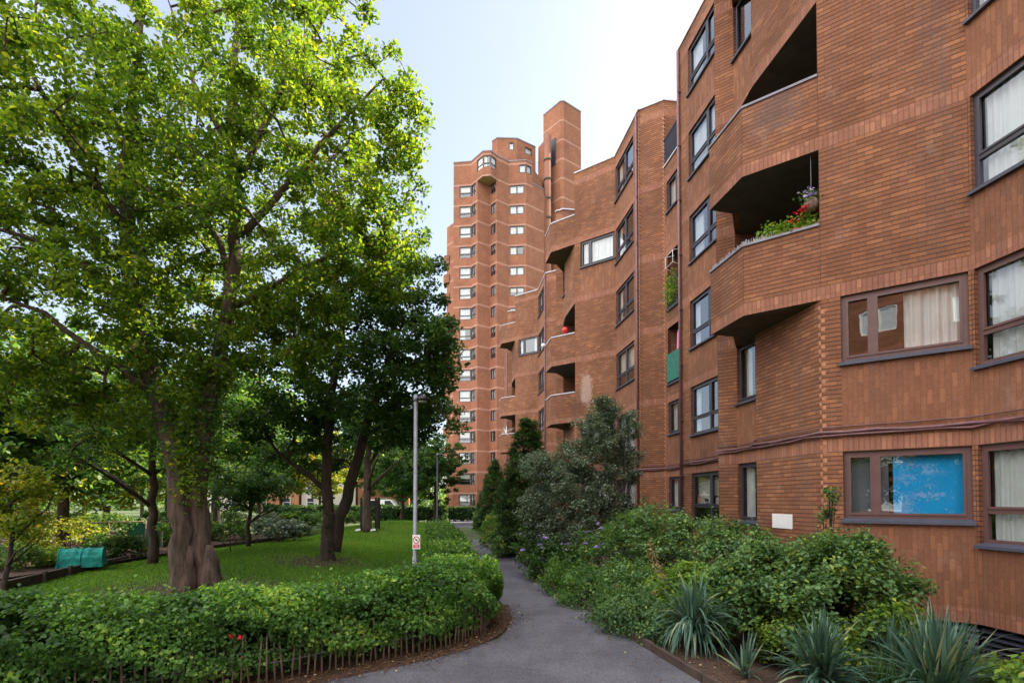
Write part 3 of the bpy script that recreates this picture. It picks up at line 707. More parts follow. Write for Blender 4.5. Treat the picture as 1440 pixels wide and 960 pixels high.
        while z < BASE - .05:
            LV.hexa([lo.p(0, -.03, z), lo.p(lo.L, -.03, z), lo.p(lo.L, -.11, z + .05), lo.p(0, -.11, z + .05), lo.p(0, -.03, z + .012), lo.p(lo.L, -.03, z + .012), lo.p(lo.L, -.11, z + .062), lo.p(0, -.11, z + .062)]); z += .085
W.build('wall', [M['stretch'], M['soldier'], M['upright']], root)
QN.build('toothed_corner', M['quoin'], root)
RF.build('roof', M['roof'], root)
LV.build('vent_louvre', M['sill'], root)
# the bundled cables running along the wall above the ground floor
def cable(off, z, r, wob, name='cable', sd=1):
    rr = random.Random(sd); pts = []
    for mod in range(0, 2):
        P = lambda u, v: UV(u + 15.0 * mod, v - .66 * mod)
        seq = [P(-2.7, -off), P(0 - off * .4, -off), P(1.43 - off * .2, -1.44 - off * 1.1), P(3.45 + off, -1.44 - off), P(3.47 + off, -1.29 - off), P(4.45, -1.29 - off), P(4.75 - .02, -1.59 - off * 1.2), P(4.75 + off, -1.59 ), P(4.75 + off, -.34 - off), P(9.42 + off, -.34 - off), P(9.42 + off, .08 - off), P(11.58, .08 - off), P(12.2, -.66 - off), P(12.3, -.66 - off)]
        if mod == 0 : pass
        pts += seq
    out = []
    for a, b in zip(pts[:-1], pts[1:]):
        L = np.linalg.norm(b - a); k = max(1, int(L / .35))
        for i in range(k):
            q = a + (b - a) * i / k; out.append((q[0], q[1], z + rr.uniform(-wob, wob)))
    m = MB(); m.tube(out, r, 7); m.build(name, M['cable'], root)
cable(.06, Z0 + BAND + .10, .030, .018, sd=3); cable(.04, Z0 + BAND + .20, .011, .006, sd=4); cable(.055, Z0 + BAND + .055, .022, .022, sd=8)
# plaque
lo = Local(UV(3.45, -1.44), UV(1.43, -1.44)); m = MB()
x0 = 0.56; lbox(m, lo, x0, x0 + .62, .005, .02, 1.46, 1.74)
m.build('plaque', M['white'], root)

# ------------------------------------------------------------------ tower
def chain(start, segs, sc=1.0):
    """start: world xy; segs: list of (angle_deg from +Y towards +X, pixel x to reach) going LEFT to RIGHT"""
    pts = [np.array(start, float)]
    for ang, xp in segs:
        d = np.array([math.sin(math.radians(ang)), math.cos(math.radians(ang))]); r = (xp - 720) / FPX; c = math.cos(TH); 
        # X = r * Yc with Yc = Y c + Z s ; use Z of mid height
        p = pts[-1]; Zm = 12 * math.sin(TH)
        t = (r * (p[1] * c + Zm) - p[0]) / (d[0] - r * d[1] * c); pts.append(p + d * t)
    return pts
troot = thing('tower_block', 'tall red brick tower with zigzag bays standing at the end of the path', 'tower block', (-2, 72, 0))
D6 = 69.7
G = 6.6   # grid angle of the tower
st = np.array([(637 - 720) / FPX * 72.2, 72.2])
FR, NE, RE = 90 + G, 180 - 38.4 - .0, 51.6
tp = chain((0, 0), [])  # placeholder
# going left to right: F1 frontal, F2 towards the viewer, F3 away, F4 towards, F5 away, F6 frontal, F7 away, F8 away steeper
def build_chain(D0):
    s = np.array([(637 - 720) / FPX * (D0 * math.cos(TH) + 12 * math.sin(TH)), D0])
    return chain(s, [(FR, 662), (NE, 671), (RE, 688), (NE, 698.5), (RE, 715.5), (FR, 740), (RE, 748.5), (RE - 2, 765)])
d0 = 70.0
for _ in range(8):
    q = build_chain(d0); d0 += (D6 - q[6][1])
T = build_chain(d0)
TW = MB(); TZ = 0.0; NT = 16
def tstorey_wall(a, b, k0, k1, opf=None, styl=None, wh=1.35, cl=.5):
    for k in range(k0, k1 + 1):
        z0, z1 = (TZ if k == 0 else head(k - 1)), head(k); h = head(k)
        ops = [(s0, s1, h - wh_, h) for (s0, s1, wh_) in (opf or [])]
        lo = facet(TW, a, b, z0, z1, ops, (), [z0] if k else [], rev=.15)
        for j, (s0, s1, wh_) in enumerate(opf or []):
            r = rnd.random(); c = [('net', 0, 1, 0, 1)] if r < cl else ([('blind', 0, .5, 0, 1)] if r < cl + .2 else [('blind', 0, 1, .5, 1)])
            window(troot, lo, s0, s1, h - wh_, h, styl[j], cloth=c, sill=False, fw=.08, inset=.07)
Lf = lambda i: float(np.linalg.norm(T[i + 1] - T[i]))
tstorey_wall(T[0], T[1], 0, NT - 1, [(Lf(0) - 1.55, Lf(0) - .02, 1.5)], ['S2'])
tstorey_wall(T[1], T[2], 0, NT - 1, [(.02, Lf(1) * .72, 1.5)], ['B'])
tstorey_wall(T[2], T[3], 0, NT - 1)
tstorey_wall(T[3], T[4], 0, NT - 1, [(Lf(3) * .18, Lf(3) * .82, 1.35)], ['M'], cl=.25)
tstorey_wall(T[4], T[5], 0, NT)
L6 = Lf(5)
tstorey_wall(T[5], T[6], 0, NT - 1, [(.10, 2.02, 1.15)], ['M'], cl=.7)
tstorey_wall(T[5], T[6], NT, NT, [(L6 - .95, L6 - .05, 1.1)], ['S'], cl=.9)
tstorey_wall(T[6], T[7], 0, NT - 1); tstorey_wall(T[6], T[7], NT, NT, [(.05, Lf(6) * .9, 1.1)], ['S'], cl=.9)
tstorey_wall(T[7], T[8], 0, NT - 1)
# top storey bay bridging the recess
bay = chain(T[1], [(NE, 678.5), (FR, 690)]); b1, b2 = bay[1], bay[2]
tstorey_wall(T[0], T[1], NT, NT)
LB1 = float(np.linalg.norm(b1 - T[1]))
tstorey_wall(T[1], b1, NT, NT, [(LB1 - 1.3, LB1 - .05, 1.5)], ['S2']); tstorey_wall(b1, b2, NT, NT, [(.05, float(np.linalg.norm(b2 - b1)) - .05, 1.5)], ['S2'], cl=.9)
LB2 = float(np.linalg.norm(T[4] - b2)); tstorey_wall(b2, T[4] + (T[4] - b2) * 0, NT, NT, [(.05, min(1.4, LB2 - .1), 1.5)] if LB2 > .6 else None, ['S2'])
TS = MB(); TS.poly([(q[0], q[1], head(NT - 1) + .002) for q in (T[1], T[2], T[3], T[4], b2, b1)]); TS.build('bay_soffit', simple('soffit_tan', (0.42, .32, .22), .9), troot)
# left flank of the tower, stepping away with shallow balconies
s0 = T[0]; fl = chain(s0, [])
dl = np.array([-math.sin(math.radians(38.4)), math.cos(math.radians(38.4))])
dk = np.array([math.sin(math.radians(G)), math.cos(math.radians(G))])
for k in range(0, NT + 1):
    z0, z1 = (TZ if k == 0 else head(k - 1)), head(k)
    facet(TW, s0 + dk * 9, s0, z0, z1, (), (), [])
fa = np.array([(628.5 - 720) / FPX * 76.5, 75.6]); fb_ = np.array([(640 - 720) / FPX * 75, 74.0])
for k in range(0, 15):
    z0, z1 = (TZ if k == 0 else head(k - 1)), head(k)
    facet(TW, fa, fb_, z0, z1, (), (), [z0]); facet(TW, fa + dk * 6, fa, z0, z1, (), (), [])
for k in range(2, 14):
    m = MB(); zb = head(k - 1); q = fa
    pts = [q + np.array([.4, -.7]), q + np.array([.1, .9]), q + np.array([-.5, 1.6]), q + np.array([-.5, .1]), q + np.array([-.25, -.5])]
    m.prism([tuple(p) for p in pts][::-1], zb, zb + 1.2, 0, 2, 2)
    m.build('balcony', [M['t_stretch'], M['t_band'], M['concrete']], troot)
# closing polygon + roofs
back = [T[8] + np.array([6, 14]), s0 + dk * 9, fa + dk * 6]
facet(TW, T[8] , back[0], TZ, head(NT - 1), (), (), []) ; facet(TW, back[0], back[1], TZ, head(NT), (), (), []); facet(TW, T[7], back[0], head(NT - 1), TRZ if False else head(NT), (), (), [])
TRZ = head(NT) + .5
top = [s0 + dk * 9, T[0], T[1], b1, b2, T[4], T[5], T[6], T[7]]
TR = MB(); TC = MB()
TR.poly([(q[0], q[1], head(NT) + .02) for q in top + back[:1]]); TR.poly([(q[0], q[1], head(NT - 1) + .05) for q in [T[7], T[8], back[0]]])
TR.poly([(q[0], q[1], head(14) - .02) for q in [fa, fb_, s0 + dk * 6, fa + dk * 6]])
for a, b in zip(top[:-1], top[1:]):
    facet(TW, a, b, head(NT), TRZ, (), (), [head(NT)]); lo = Local(a, b); lbox(TC, lo, 0, lo.L, -.3, .05, TRZ, TRZ + .12)
lo = Local(T[7], T[8]); facet(TW, T[7], T[8], head(NT - 1), head(NT - 1) + .5, (), (), []); lbox(TC, lo, 0, lo.L, -.3, .05, head(NT - 1) + .5, head(NT - 1) + .62)
# set back penthouse
ph = chain(np.array([(692 - 720) / FPX * 75.5, 74.0]), [(NE - 8, 699), (FR - 9, 727), (RE + 4, 753.5)])
for k, (a, b) in enumerate(zip(ph[:-1], ph[1:])):
    Lp = float(np.linalg.norm(b - a)); z0, z1 = head(NT) + .02, head(NT + 2) + .5
    ops = [(1.6, 2.3, z1 - 1.6, z1 - .55)] if k == 1 else ([(Lp * .42, Lp * .80, z1 - 1.5, z1 - .55)] if k == 2 else [])
    lo = facet(TW, a, b, z0, z1, ops, (), [], rev=.12); lbox(TC, lo, 0, lo.L, -.3, .06, z1, z1 + .14)
    for (s0_, s1_, za, zb) in ops: window(troot, lo, s0_, s1_, za, zb, 'S', cloth=[('net', 0, 1, 0, 1)], sill=False, fw=.08, inset=.07)
facet(TW, ph[-1], ph[-1] + np.array([-.5, 8]), head(NT) + .02, head(NT + 2) + .5, (), (), []); facet(TW, ph[0] + np.array([0, 8]), ph[0], head(NT) + .02, head(NT + 2) + .5, (), (), [])
TR.poly([(q[0], q[1], head(NT + 2) + .49) for q in ph + [ph[-1] + np.array([-.5, 8]), ph[0] + np.array([0, 8])]])
# lift and stair shaft
DS = 72.7; ns = 20
sc_ = np.array([(791 - 720) / FPX * (DS + .6), DS])
dL = np.array([math.sin(math.radians(-38.4)), math.cos(math.radians(-38.4))]); dR = np.array([math.sin(math.radians(51.6)), math.cos(math.radians(51.6))])
cl_, cr_ = sc_ + dL * .35, sc_ + dR * .35
s_left = chain(cl_, [(180 - 38.4, 764.8)])[1]; s_right = chain(cr_, [(RE, 818.3)])[1]
for k in range(0, ns + 1):
    z0, z1 = (TZ if k == 0 else head(k - 1)), head(k)
    for (a, b) in ((s_left, cl_), (cl_, cr_), (cr_, s_right)):
        lo = facet(TW, a, b, z0, z1, (), (), [z0])
lo = Local(s_left, cl_); m = MB(); lbox(m, lo, lo.L * .50, lo.L * .74, .003, .05, head(17) - .2, head(18) + .9); m.build('vent_louvre', M['rail'], troot)
m = MB(); TZT = head(ns)
bk = [s_right + dL * 4.6, s_left + dR * 4.6]
facet(TW, s_right, bk[0], TZ, TZT, (), ()); facet(TW, bk[0], s_left + dR * 4.0, TZ, TZT, (), ()); facet(TW, s_left + dR * 4.0, s_left, TZ, TZT, (), ())
TR.poly([(q[0], q[1], TZT - .01) for q in (s_left, cl_, cr_, s_right, bk[0], s_left + dR * 4.0)])
for (a, b) in ((s_left, cl_), (cl_, cr_), (cr_, s_right)):
    lo = Local(a, b); lbox(TC, lo, 0, lo.L, -.3, .06, TZT, TZT + .14)
# ringed refuse shaft and the slab beside it
cyl = chain(T[8], [])[0]; cx = np.array([(770.5 - 720) / FPX * 74.0, 73.3])
m = MB(); m.tube([(cx[0], cx[1], 0), (cx[0], cx[1], head(18) + .9)], .50, 14)
m.build('refuse_shaft', M['t_stretch'], troot)
for k in range(3, 19):
    r_ = MB(); r_.tube([(cx[0], cx[1], head(k - 1) - .05), (cx[0], cx[1], head(k - 1) + .2)], .60, 14); r_.build('shaft_ring', M['concrete'], troot)
pl_ = chain(np.array(T[8]) + np.array([0, 1.2]), [(RE, 766.5)])
a = np.array([(757 - 720) / FPX * 76.5, 75.4]); b = np.array([(767 - 720) / FPX * 74.6, 73.6])
for k in range(0, 18): facet(TW, a, b, (TZ if k == 0 else head(k - 1)), head(k) if k < 17 else head(18) + .6, (), (), [head(k - 1)] if k else [])
a2 = np.array([(817 - 720) / FPX * 78, 76.5]); b2_ = np.array([(829 - 720) / FPX * 79.5, 78.4])
facet(TW, a2, b2_, TZ, head(17) - .6); 
TW.build('wall', [M['t_stretch'], M['t_band'], M['t_stretch']], troot); TR.build('roof', M['roof'], troot); TC.build('coping', M['coping_dark'], troot)
m = MB(); q = np.array([(757 - 720) / FPX * 78, 76.5])
m.tube([(q[0], q[1], head(16)), (q[0], q[1], head(17) + 2.2)], .05, 6)
for dz in (.6, 1.0, 1.4, 1.8): m.box((q[0], q[1], head(17) + dz), 1.1, .04, .04)
m.build('aerial', M['coping'], troot)
# ------------------------------------------------------------------ vegetation kit
def tree(name, label, cat, base, limbs, blobs, nclump, per, lsize, lmat, bark='bark', cr=(.35, .6), group=None, seed=1, tip=.012, extra=(), up=.4, hang=0.15, aspect=.62, hexa=False, ivy=(), hollow=0.0, tshift=0.0, pwr=.5):
    """limbs: list of (points, radii) tapered trunk and boughs; blobs: ellipsoids (centre, radii, weight) the foliage fills"""
    g = np.random.default_rng(seed); r = thing(name, label, cat, tuple(base), group)
    tb = MB(); nodes = []; par = []; 
    for pts, rad in limbs:
        pts = np.array(pts, float); d = np.concatenate([[0], np.cumsum(np.linalg.norm(np.diff(pts, axis=0), axis=1))]); k = max(4, int(d[-1] / .35)); t = np.linspace(0, d[-1], k)
        P = np.stack([np.interp(t, d, pts[:, i]) for i in range(3)], 1)
        for _ in range(3): P[1:-1] = (P[:-2] + 2 * P[1:-1] + P[2:]) / 4
        P[1:-1] += g.normal(scale=.025, size=(len(P) - 2, 3)); R = np.interp(t, d, rad)
        tb.tube(P, list(R), 12 if R[0] > .1 else 7); 
        for p, q in zip(P, R):
            if p[2] > base[2] + 1.6 or len(nodes) == 0 or q < .05: nodes.append(p)
    nodes = [tuple(n) for n in nodes]; n0 = len(nodes); par = [-1] * n0; 
    W_ = np.array([b[2] for b in blobs], float); W_ /= W_.sum(); C = []
    for b, wgt in zip(blobs, W_):
        k = int(round(nclump * wgt)); D = unit(g.normal(size=(k, 3))) * (hollow + (1 - hollow) * g.random((k, 1)) ** .42); C.append(np.array(b[0]) + D * np.array(b[1]))
    C = np.concatenate(C); C = C[C[:, 2] > base[2] + .6]
    N = np.array(nodes)
    dist = np.min(np.linalg.norm(C[:, None] - N[None], axis=2), axis=1); order = np.argsort(dist)
    NL = list(map(np.array, nodes)); arr = np.zeros((n0 + len(C) * 3 + 5, 3)); arr[:n0] = N; cnt = n0; cl = []
    for ci in order:
        c = C[ci]; dd = np.linalg.norm(arr[:cnt] - c, axis=1); j = int(np.argmin(dd)); a = arr[j]; L = dd[j]
        k = 1 if L < .5 else (2 if L < 1.2 else 3); prev = j
        for q in range(1, k + 1):
            t = q / k; p = a + (c - a) * t + (g.normal(scale=.06, size=3) * L * (1 if q < k else 0)); p[2] += .10 * L * math.sin(math.pi * t)
            arr[cnt] = p; par.append(prev); prev = cnt; cnt += 1
        cl.append(cnt - 1)
    load = np.zeros(cnt)
    for i in cl: load[i] += 1
    for i in range(cnt - 1, n0 - 1, -1): load[par[i]] += load[i]
    for i in range(n0, cnt):
        p, q = arr[par[i]], arr[i]; ra, rb = tip * max(1, load[i]) ** pwr, tip * max(1, load[i]) ** pwr * .82
        if np.linalg.norm(p - q) > 1e-3: tb.tube([p, q], [ra, rb], 5 if ra > .02 else 4, cap=False)
    tb.build('trunk', M[bark], r)
    rad = g.uniform(cr[0], cr[1], len(C)); P = clump_pts(C, rad, per, g, .62)
    ct = np.repeat(g.normal(0, .13, len(C)), per) + tshift
    G = [(leaf_geo(P, lsize, up, None, aspect, g, hang, hexa), M[lmat], tints(len(P), rng=g, clump=ct))]
    for (pts, rr, n, mt) in ivy:
        pts = np.array(pts, float); i = g.integers(0, len(pts) - 1, n); t = g.random((n, 1)); Q = pts[i] * (1 - t) + pts[i + 1] * t + unit(g.normal(size=(n, 3))) * rr * (.5 + .7 * g.random((n, 1)))
        G.append((leaf_geo(Q, lsize * .9, .3, None, .75, g, .3), M[mt], tints(n, rng=g)))
    for e in extra: G.append(e)
    leaf_obj('crown', G, r); return r
def shrub(name, label, cat, base, blobs, nleaf, lsize, lmat, group=None, seed=1, stems=7, up=.5, aspect=.62, flowers=None, hexa=False, hang=.1, core=True, clumps=90, cr=(.14, .26), tshift=0, droop=0, spikes=0):
    """leafy plant: leaf shell over lumpy blobs, woody stems inside"""
    g = np.random.default_rng(seed); r = thing(name, label, cat, tuple(base), group); base = np.array(base, float)
    W_ = np.array([b[2] for b in blobs], float); W_ /= W_.sum(); C = []
    for b, wgt in zip(blobs, W_):
        k = max(3, int(clumps * wgt)); D = unit(g.normal(size=(k, 3))); D[:, 2] = np.where(D[:, 2] < -.35, -D[:, 2], D[:, 2]); C.append(np.array(b[0]) + D * np.array(b[1]) * (.55 + .45 * g.random((k, 1)) ** .5))
    C = np.concatenate(C); C[:, 2] = np.maximum(C[:, 2], base[2] + .10)
    per = max(4, nleaf // len(C)); rad = g.uniform(cr[0], cr[1], len(C)); P = clump_pts(C, rad, per, g, .75); P[:, 2] = np.maximum(P[:, 2], base[2] + .02)
    outw = unit(P - (base + np.array([0, 0, .4]))) * .5; ct = np.repeat(g.normal(0, .15, len(C)), per) + tshift
    G = [(leaf_geo(P, lsize, up, outw, aspect, g, hang, hexa), M[lmat], tints(len(P), rng=g, clump=ct))]
    sb = MB(); idx = g.permutation(len(C))[:stems * 3]
    for i in idx:
        b0 = base + np.array([g.normal() * .07, g.normal() * .07, -.03]); mid = b0 * .45 + C[i] * .55 + np.array([0, 0, -.05]); sb.tube([b0, mid, C[i]], [.014, .010, .005], 5, cap=False)
    if spikes:
        for i in g.permutation(len(C))[:spikes]:
            if C[i][2] < base[2] + .5: continue
            t = C[i] + np.array([g.normal() * .08, g.normal() * .08, g.uniform(.2, .42)]); sb.tube([C[i], t], [.006, .003], 4, cap=False)
            n = 26; tt = g.random((n, 1)); Q = C[i] + (t - C[i]) * tt + g.normal(scale=.05, size=(n, 3)); G.append((leaf_geo(Q, lsize * .85, .5, None, aspect, g, hang, hexa), M[lmat], tints(n, rng=g, clump=.1)))
    sb.build('stems', M['bark_dark'], r)
    leaf_obj('foliage', G, r)
    if flowers:
        mt, n, sz, fn = flowers; k = g.permutation(len(P))[:4000]; Q = P[k]; hi = Q[fn(Q)][:n]
        for c in hi:
            m = 9; D = unit(g.normal(size=(m, 3))) * sz * .5; D[:, 2] = np.abs(D[:, 2]) * .7; FP = c + np.array([0, 0, .04]) + D - unit((c - base)[None])[0] * -.06
            leaf_obj('flower', [(leaf_geo(FP, sz * .8, .5, None, .9, g), M[mt], tints(len(FP), rng=g))], r)
    return r
def V3(*a): return np.array(a, float)
def at(x, y, d, dz=0): p = px(x, y, d); return (p[0], p[1], p[2] + dz)
def base_at(x, d): p = px(x, 800, d); return (p[0], d, float(gz(p[0], d)))

# ---- the large twin-stemmed tree on the left
D1 = 12.0; bL = gpx(258, 832); bL = V3(bL[0], 12.0, -.05); bR = V3(gpx(286, 832)[0], 12.15, -.05)
stemL = [V3(bL[0] - .05, 12.0, -.1), V3(*at(258, 790, 12)), V3(*at(254, 740, 12)), V3(*at(248, 650, 12)), V3(*at(224, 560, 11.9)), V3(*at(199, 480, 11.8)), V3(*at(183, 380, 11.8)), V3(*at(176, 260, 11.9)), V3(*at(190, 120, 12)), V3(*at(200, -40, 12.1)), V3(*at(205, -200, 12.1))]
stemR = [V3(bR[0] + .04, 12.2, -.1), V3(*at(284, 790, 12.15)), V3(*at(281, 740, 12.15)), V3(*at(280, 640, 12.2)), V3(*at(290, 560, 12.2)), V3(*at(318, 460, 12.3)), V3(*at(332, 370, 12.3)), V3(*at(326, 240, 12.5)), V3(*at(330, 80, 12.6)), V3(*at(345, -120, 12.6))]
flare = [[V3(bL[0] + dx, 12 + dy, -.1), V3(bL[0] + .45 * dx + .05, 12 + .45 * dy, .35), V3(bL[0] + .1, 12.0, 1.0)] for dx, dy in ((-.24, -.05), (-.14, -.26), (.12, -.28), (-.15, .25))] + [[V3(bR[0] + dx, 12.1 + dy, -.1), V3(bR[0] + .45 * dx, 12.1 + .4 * dy, .35), V3(bR[0], 12.1, 1.0)] for dx, dy in ((.20, -.1), (.10, -.26), (.15, .2))]
limbs = [(stemL, [.29, .25, .225, .215, .20, .18, .155, .13, .10, .07, .04]), (stemR, [.25, .215, .20, .185, .175, .16, .14, .11, .08, .05])]
limbs += [(f, [.13, .12, .08]) for f in flare]
def limb(*p, r0=.09, r1=.02): limbs.append(([V3(*q) for q in p], list(np.linspace(r0, r1, len(p)))))
limb(at(222, 555, 11.9), at(170, 520, 11.4), at(110, 470, 11), at(40, 430, 10.8), at(-60, 400, 10.6), r0=.10)
limb(at(190, 420, 11.8), at(120, 370, 11.3), at(40, 330, 11), at(-60, 310, 10.8), r0=.10)
limb(at(180, 330, 11.8), at(110, 220, 11.2), at(50, 120, 10.6), at(10, 20, 10.2), r0=.10)
limb(at(326, 430, 12.3), at(400, 395, 12), at(470, 350, 11.8), at(540, 330, 11.6), r0=.09)
limb(at(332, 330, 12.4), at(400, 270, 12.1), at(470, 180, 12), at(540, 110, 12), r0=.10)
limb(at(330, 220, 12.5), at(270, 120, 12.9), at(240, 10, 13.2), r0=.08)
limb(at(334, 400, 12.3), at(300, 330, 13), at(270, 250, 14), at(280, 150, 15), r0=.09)
limb(at(330, 260, 12.3), at(400, 120, 12), at(460, 20, 11.8), at(500, -80, 11.7), r0=.09)
blobs = [((-7.2, 12.2, 9.3), (4.0, 3.6, 3.8), 30), (at(110, 200, 11), (3.2, 3.0, 3.0), 15), (at(440, 130, 12), (2.3, 2.6, 2.6), 13), (at(500, 290, 11.8), (1.55, 1.8, 1.5), 6),
         (at(60, 430, 10.8), (2.6, 2.4, 1.8), 13), (at(-80, 330, 10.5), (2.2, 2.4, 2.6), 7), (at(330, 480, 12.2), (2.0, 1.8, 1.1), 4.5), (at(300, 0, 12.6), (3.6, 3.2, 2.6), 14), (at(140, 560, 12), (2.2, 2.0, 1.0), 6), (at(-10, 540, 11), (2.0, 2.0, 1.2), 5), (at(250, 420, 13), (2.4, 1.8, 1.6), 6), (at(200, 300, 12.5), (3, 2.4, 2), 8), (at(455, 385, 11.6), (1.5, 1.5, 1.2), 5), (at(400, 470, 12.6), (1.5, 1.5, 1.0), 4), (at(555, 385, 12), (.9, 1.1, .8), 2.2), (at(560, 200, 11.9), (.7, 1.0, 1.2), 2.4), (at(20, 60, 9.6), (1.8, 1.6, 1.8), 5)]
gI = np.random.default_rng(5)
dc = np.array([at(466, y, 11.3) for y in range(195, 300, 5)])
deadP = np.repeat(dc, 10, 0) + gI.normal(scale=(.14, .12, .07), size=(len(dc) * 10, 3))
tree('plane_tree', 'largest tree on the lawn, twin brown trunks fused at the base with sunlit crown', 'tree', (-7.1, 12.05, 0), limbs, blobs, 1180, 112, .106, 'leaf_big', hexa=True, seed=3, tip=.010, cr=(.24, .50), up=.35,
     extra=[(leaf_geo(deadP, .11, .2, None, .5, gI, .9), M['dead_leaf'], tints(len(deadP), rng=gI))],
     ivy=[(stemL[3:7], .42, 2600, 'leaf_mid'), (stemR[3:6], .40, 2000, 'leaf_mid'), (stemL[6:9], .36, 1200, 'leaf_mid'), ([at(272, 700, 11.75), at(262, 640, 11.7), at(262, 560, 11.7), at(268, 500, 11.7)], .36, 1500, 'leaf_big')])

# ---- dark forked tree in the middle of the lawn
def dtree(name, label, base, forks, blobs, n, per, ls, mat, seed, **kw): return tree(name, label, 'tree', base, forks, blobs, n, per, ls, mat, seed=seed, **kw)
b2x = gpx(462, 790); Y2 = float(b2x[1])
f1 = [at(463, 793, Y2), at(461, 740, Y2), at(459, 690, Y2), at(460, 640, Y2), at(466, 560, Y2), at(480, 470, Y2), at(490, 400, Y2)]
f2 = [at(470, 775, Y2 + 1), at(474, 735, Y2 + 1), at(488, 700, Y2 + 1), at(500, 655, Y2 + 1), at(512, 610, Y2 + 1), at(535, 540, Y2 + 1), at(560, 470, Y2 + .8)]
f3 = [at(459, 690, Y2), at(440, 668, Y2 - .2), at(415, 655, Y2 - .4), at(388, 640, Y2 - .6), at(372, 600, Y2 - .6)]
f4 = [at(508, 615, Y2 + 1), at(560, 590, Y2 + .4), at(610, 550, Y2)]
tree('forked_tree', 'dark leafed tree with two forking slim trunks in the middle of the lawn', 'tree', (float(b2x[0]), Y2, 0), [(f1, [.24, .19, .17, .15, .12, .09, .05]), (f2, [.22, .20, .19, .18, .16, .12, .06]), (f3, [.09, .08, .07, .05, .03]), (f4, [.07, .05, .03])],
     [(at(500, 500, Y2), (3.3, 3.0, 2.7), 10), (at(420, 590, Y2 - .5), (2.0, 2.0, 1.3), 3.5), (at(575, 520, Y2 - .5), (1.7, 2.0, 1.8), 4), (at(540, 400, Y2), (2.2, 2.2, 1.8), 4.5), (at(618, 500, Y2 - 2), (.75, 1.0, 1.1), 1.6), (at(390, 480, Y2), (1.8, 2, 1.8), 2.5), (at(560, 600, Y2), (1.3, 1.6, .7), 1.5), (at(600, 590, Y2 + 3), (1.5, 1.6, .9), 2.4), (at(430, 640, Y2 + 2), (1.6, 1.6, .7), 2)],
     500, 95, .14, 'leaf_dark', bark='bark_dark', seed=8, tip=.011, cr=(.32, .55), hexa=True, ivy=[(f1[:3], .26, 160, 'leaf_dark')])

# ---- smaller trees
def small_tree(name, label, xb, yb, h, rx, mat, seed, n=110, per=70, ls=.12, tr=.11, crown0=.38, bark='bark_dark', lean=0, group=None, cr=(.26, .45), depth=None):
    g = gpx(xb, yb); Y = float(g[1]) if depth is None else depth; X = (xb - 720) / FPX * Y; z0 = float(gz(X, Y)) if abs(X) < 40 and Y < 60 else 0.0
    rr = random.Random(seed); p = [V3(X, Y, z0 - .05), V3(X + lean * .2, Y, z0 + h * .25), V3(X + lean * .5 + rr.uniform(-.1, .1), Y, z0 + h * .5), V3(X + lean, Y, z0 + h * .8)]
    lm = [(p, [tr, tr * .8, tr * .6, tr * .25])]
    for q in range(4):
        a = rr.uniform(0, 6.28); s = p[1] * .4 + p[2] * .6 if q % 2 else p[1]; lm.append(([s, s + V3(math.cos(a) * rx * .35, math.sin(a) * rx * .35, h * .13), s + V3(math.cos(a) * rx * .7, math.sin(a) * rx * .7, h * .22)], [tr * .4, tr * .3, tr * .12]))
    zc = z0 + h * (crown0 + 1) / 2; rz = h * (1 - crown0) / 2
    bl = [((X + lean * .6, Y, zc), (rx * .85, rx * .85, rz), 5)] + [((X + lean * .6 + math.cos(a) * rx * .45, Y + math.sin(a) * rx * .45, zc + rr.uniform(-.35, .25) * rz), (rx * .55, rx * .55, rz * .6), 1.3) for a in (0.3, 1.7, 2.9, 4.2, 5.3)]
    return tree(name, label, 'tree', (X, Y, z0), lm, bl, n, per, ls, mat, bark=bark, seed=seed, tip=.009, cr=cr, group=group)
small_tree('small_tree', 'tree with dark thin trunk just left of the big twin trunk', 216, 798, 6.6, 3.2, 'leaf_mid', 21, n=300, per=75, tr=.15, crown0=.36)
small_tree('young_tree', 'young tree with reddish stem at the left edge behind the hedge', 12, 852, 2.9, .85, 'leaf_sungold', 22, n=60, per=60, ls=.10, tr=.055, crown0=.35, cr=(.18, .3))
small_tree('small_tree', 'small round headed dark tree between the big trunk and the forked tree', 350, 776, 3.6, 1.75, 'leaf_dark', 23, n=120, per=70, tr=.10, crown0=.36)
small_tree('slim_tree', 'slim straight tree with a tall bare trunk beside the black tree guard', 516, 757, 8.5, 2.8, 'leaf_dark', 24, n=200, per=60, ls=.18, tr=.24, crown0=.42, bark='bark')
small_tree('lawn_tree', 'tree standing by the far hedge behind the lamp post', 566, 736, 7.2, 3.6, 'leaf_dark', 25, n=230, per=60, ls=.22, tr=.16, crown0=.26, depth=44)
small_tree('lawn_tree', 'dark spreading tree in front of the left side of the tower', 612, 733, 8.6, 2.9, 'leaf_dark', 26, n=230, per=60, ls=.22, tr=.16, crown0=.16, depth=47)
g = gpx(242, 812)
small_tree('sapling', 'thin sapling with a few leaves standing just left of the big trunk', 240, 812, 1.5, .4, 'leaf_mid', 27, n=12, per=26, ls=.10, tr=.018, crown0=.45, cr=(.12, .2))
small_tree('sapling', 'thin staked sapling on the lawn right of the big trunk', 326, 786, 1.6, .45, 'leaf_mid', 28, n=14, per=24, ls=.10, tr=.02, crown0=.45, cr=(.12, .2))

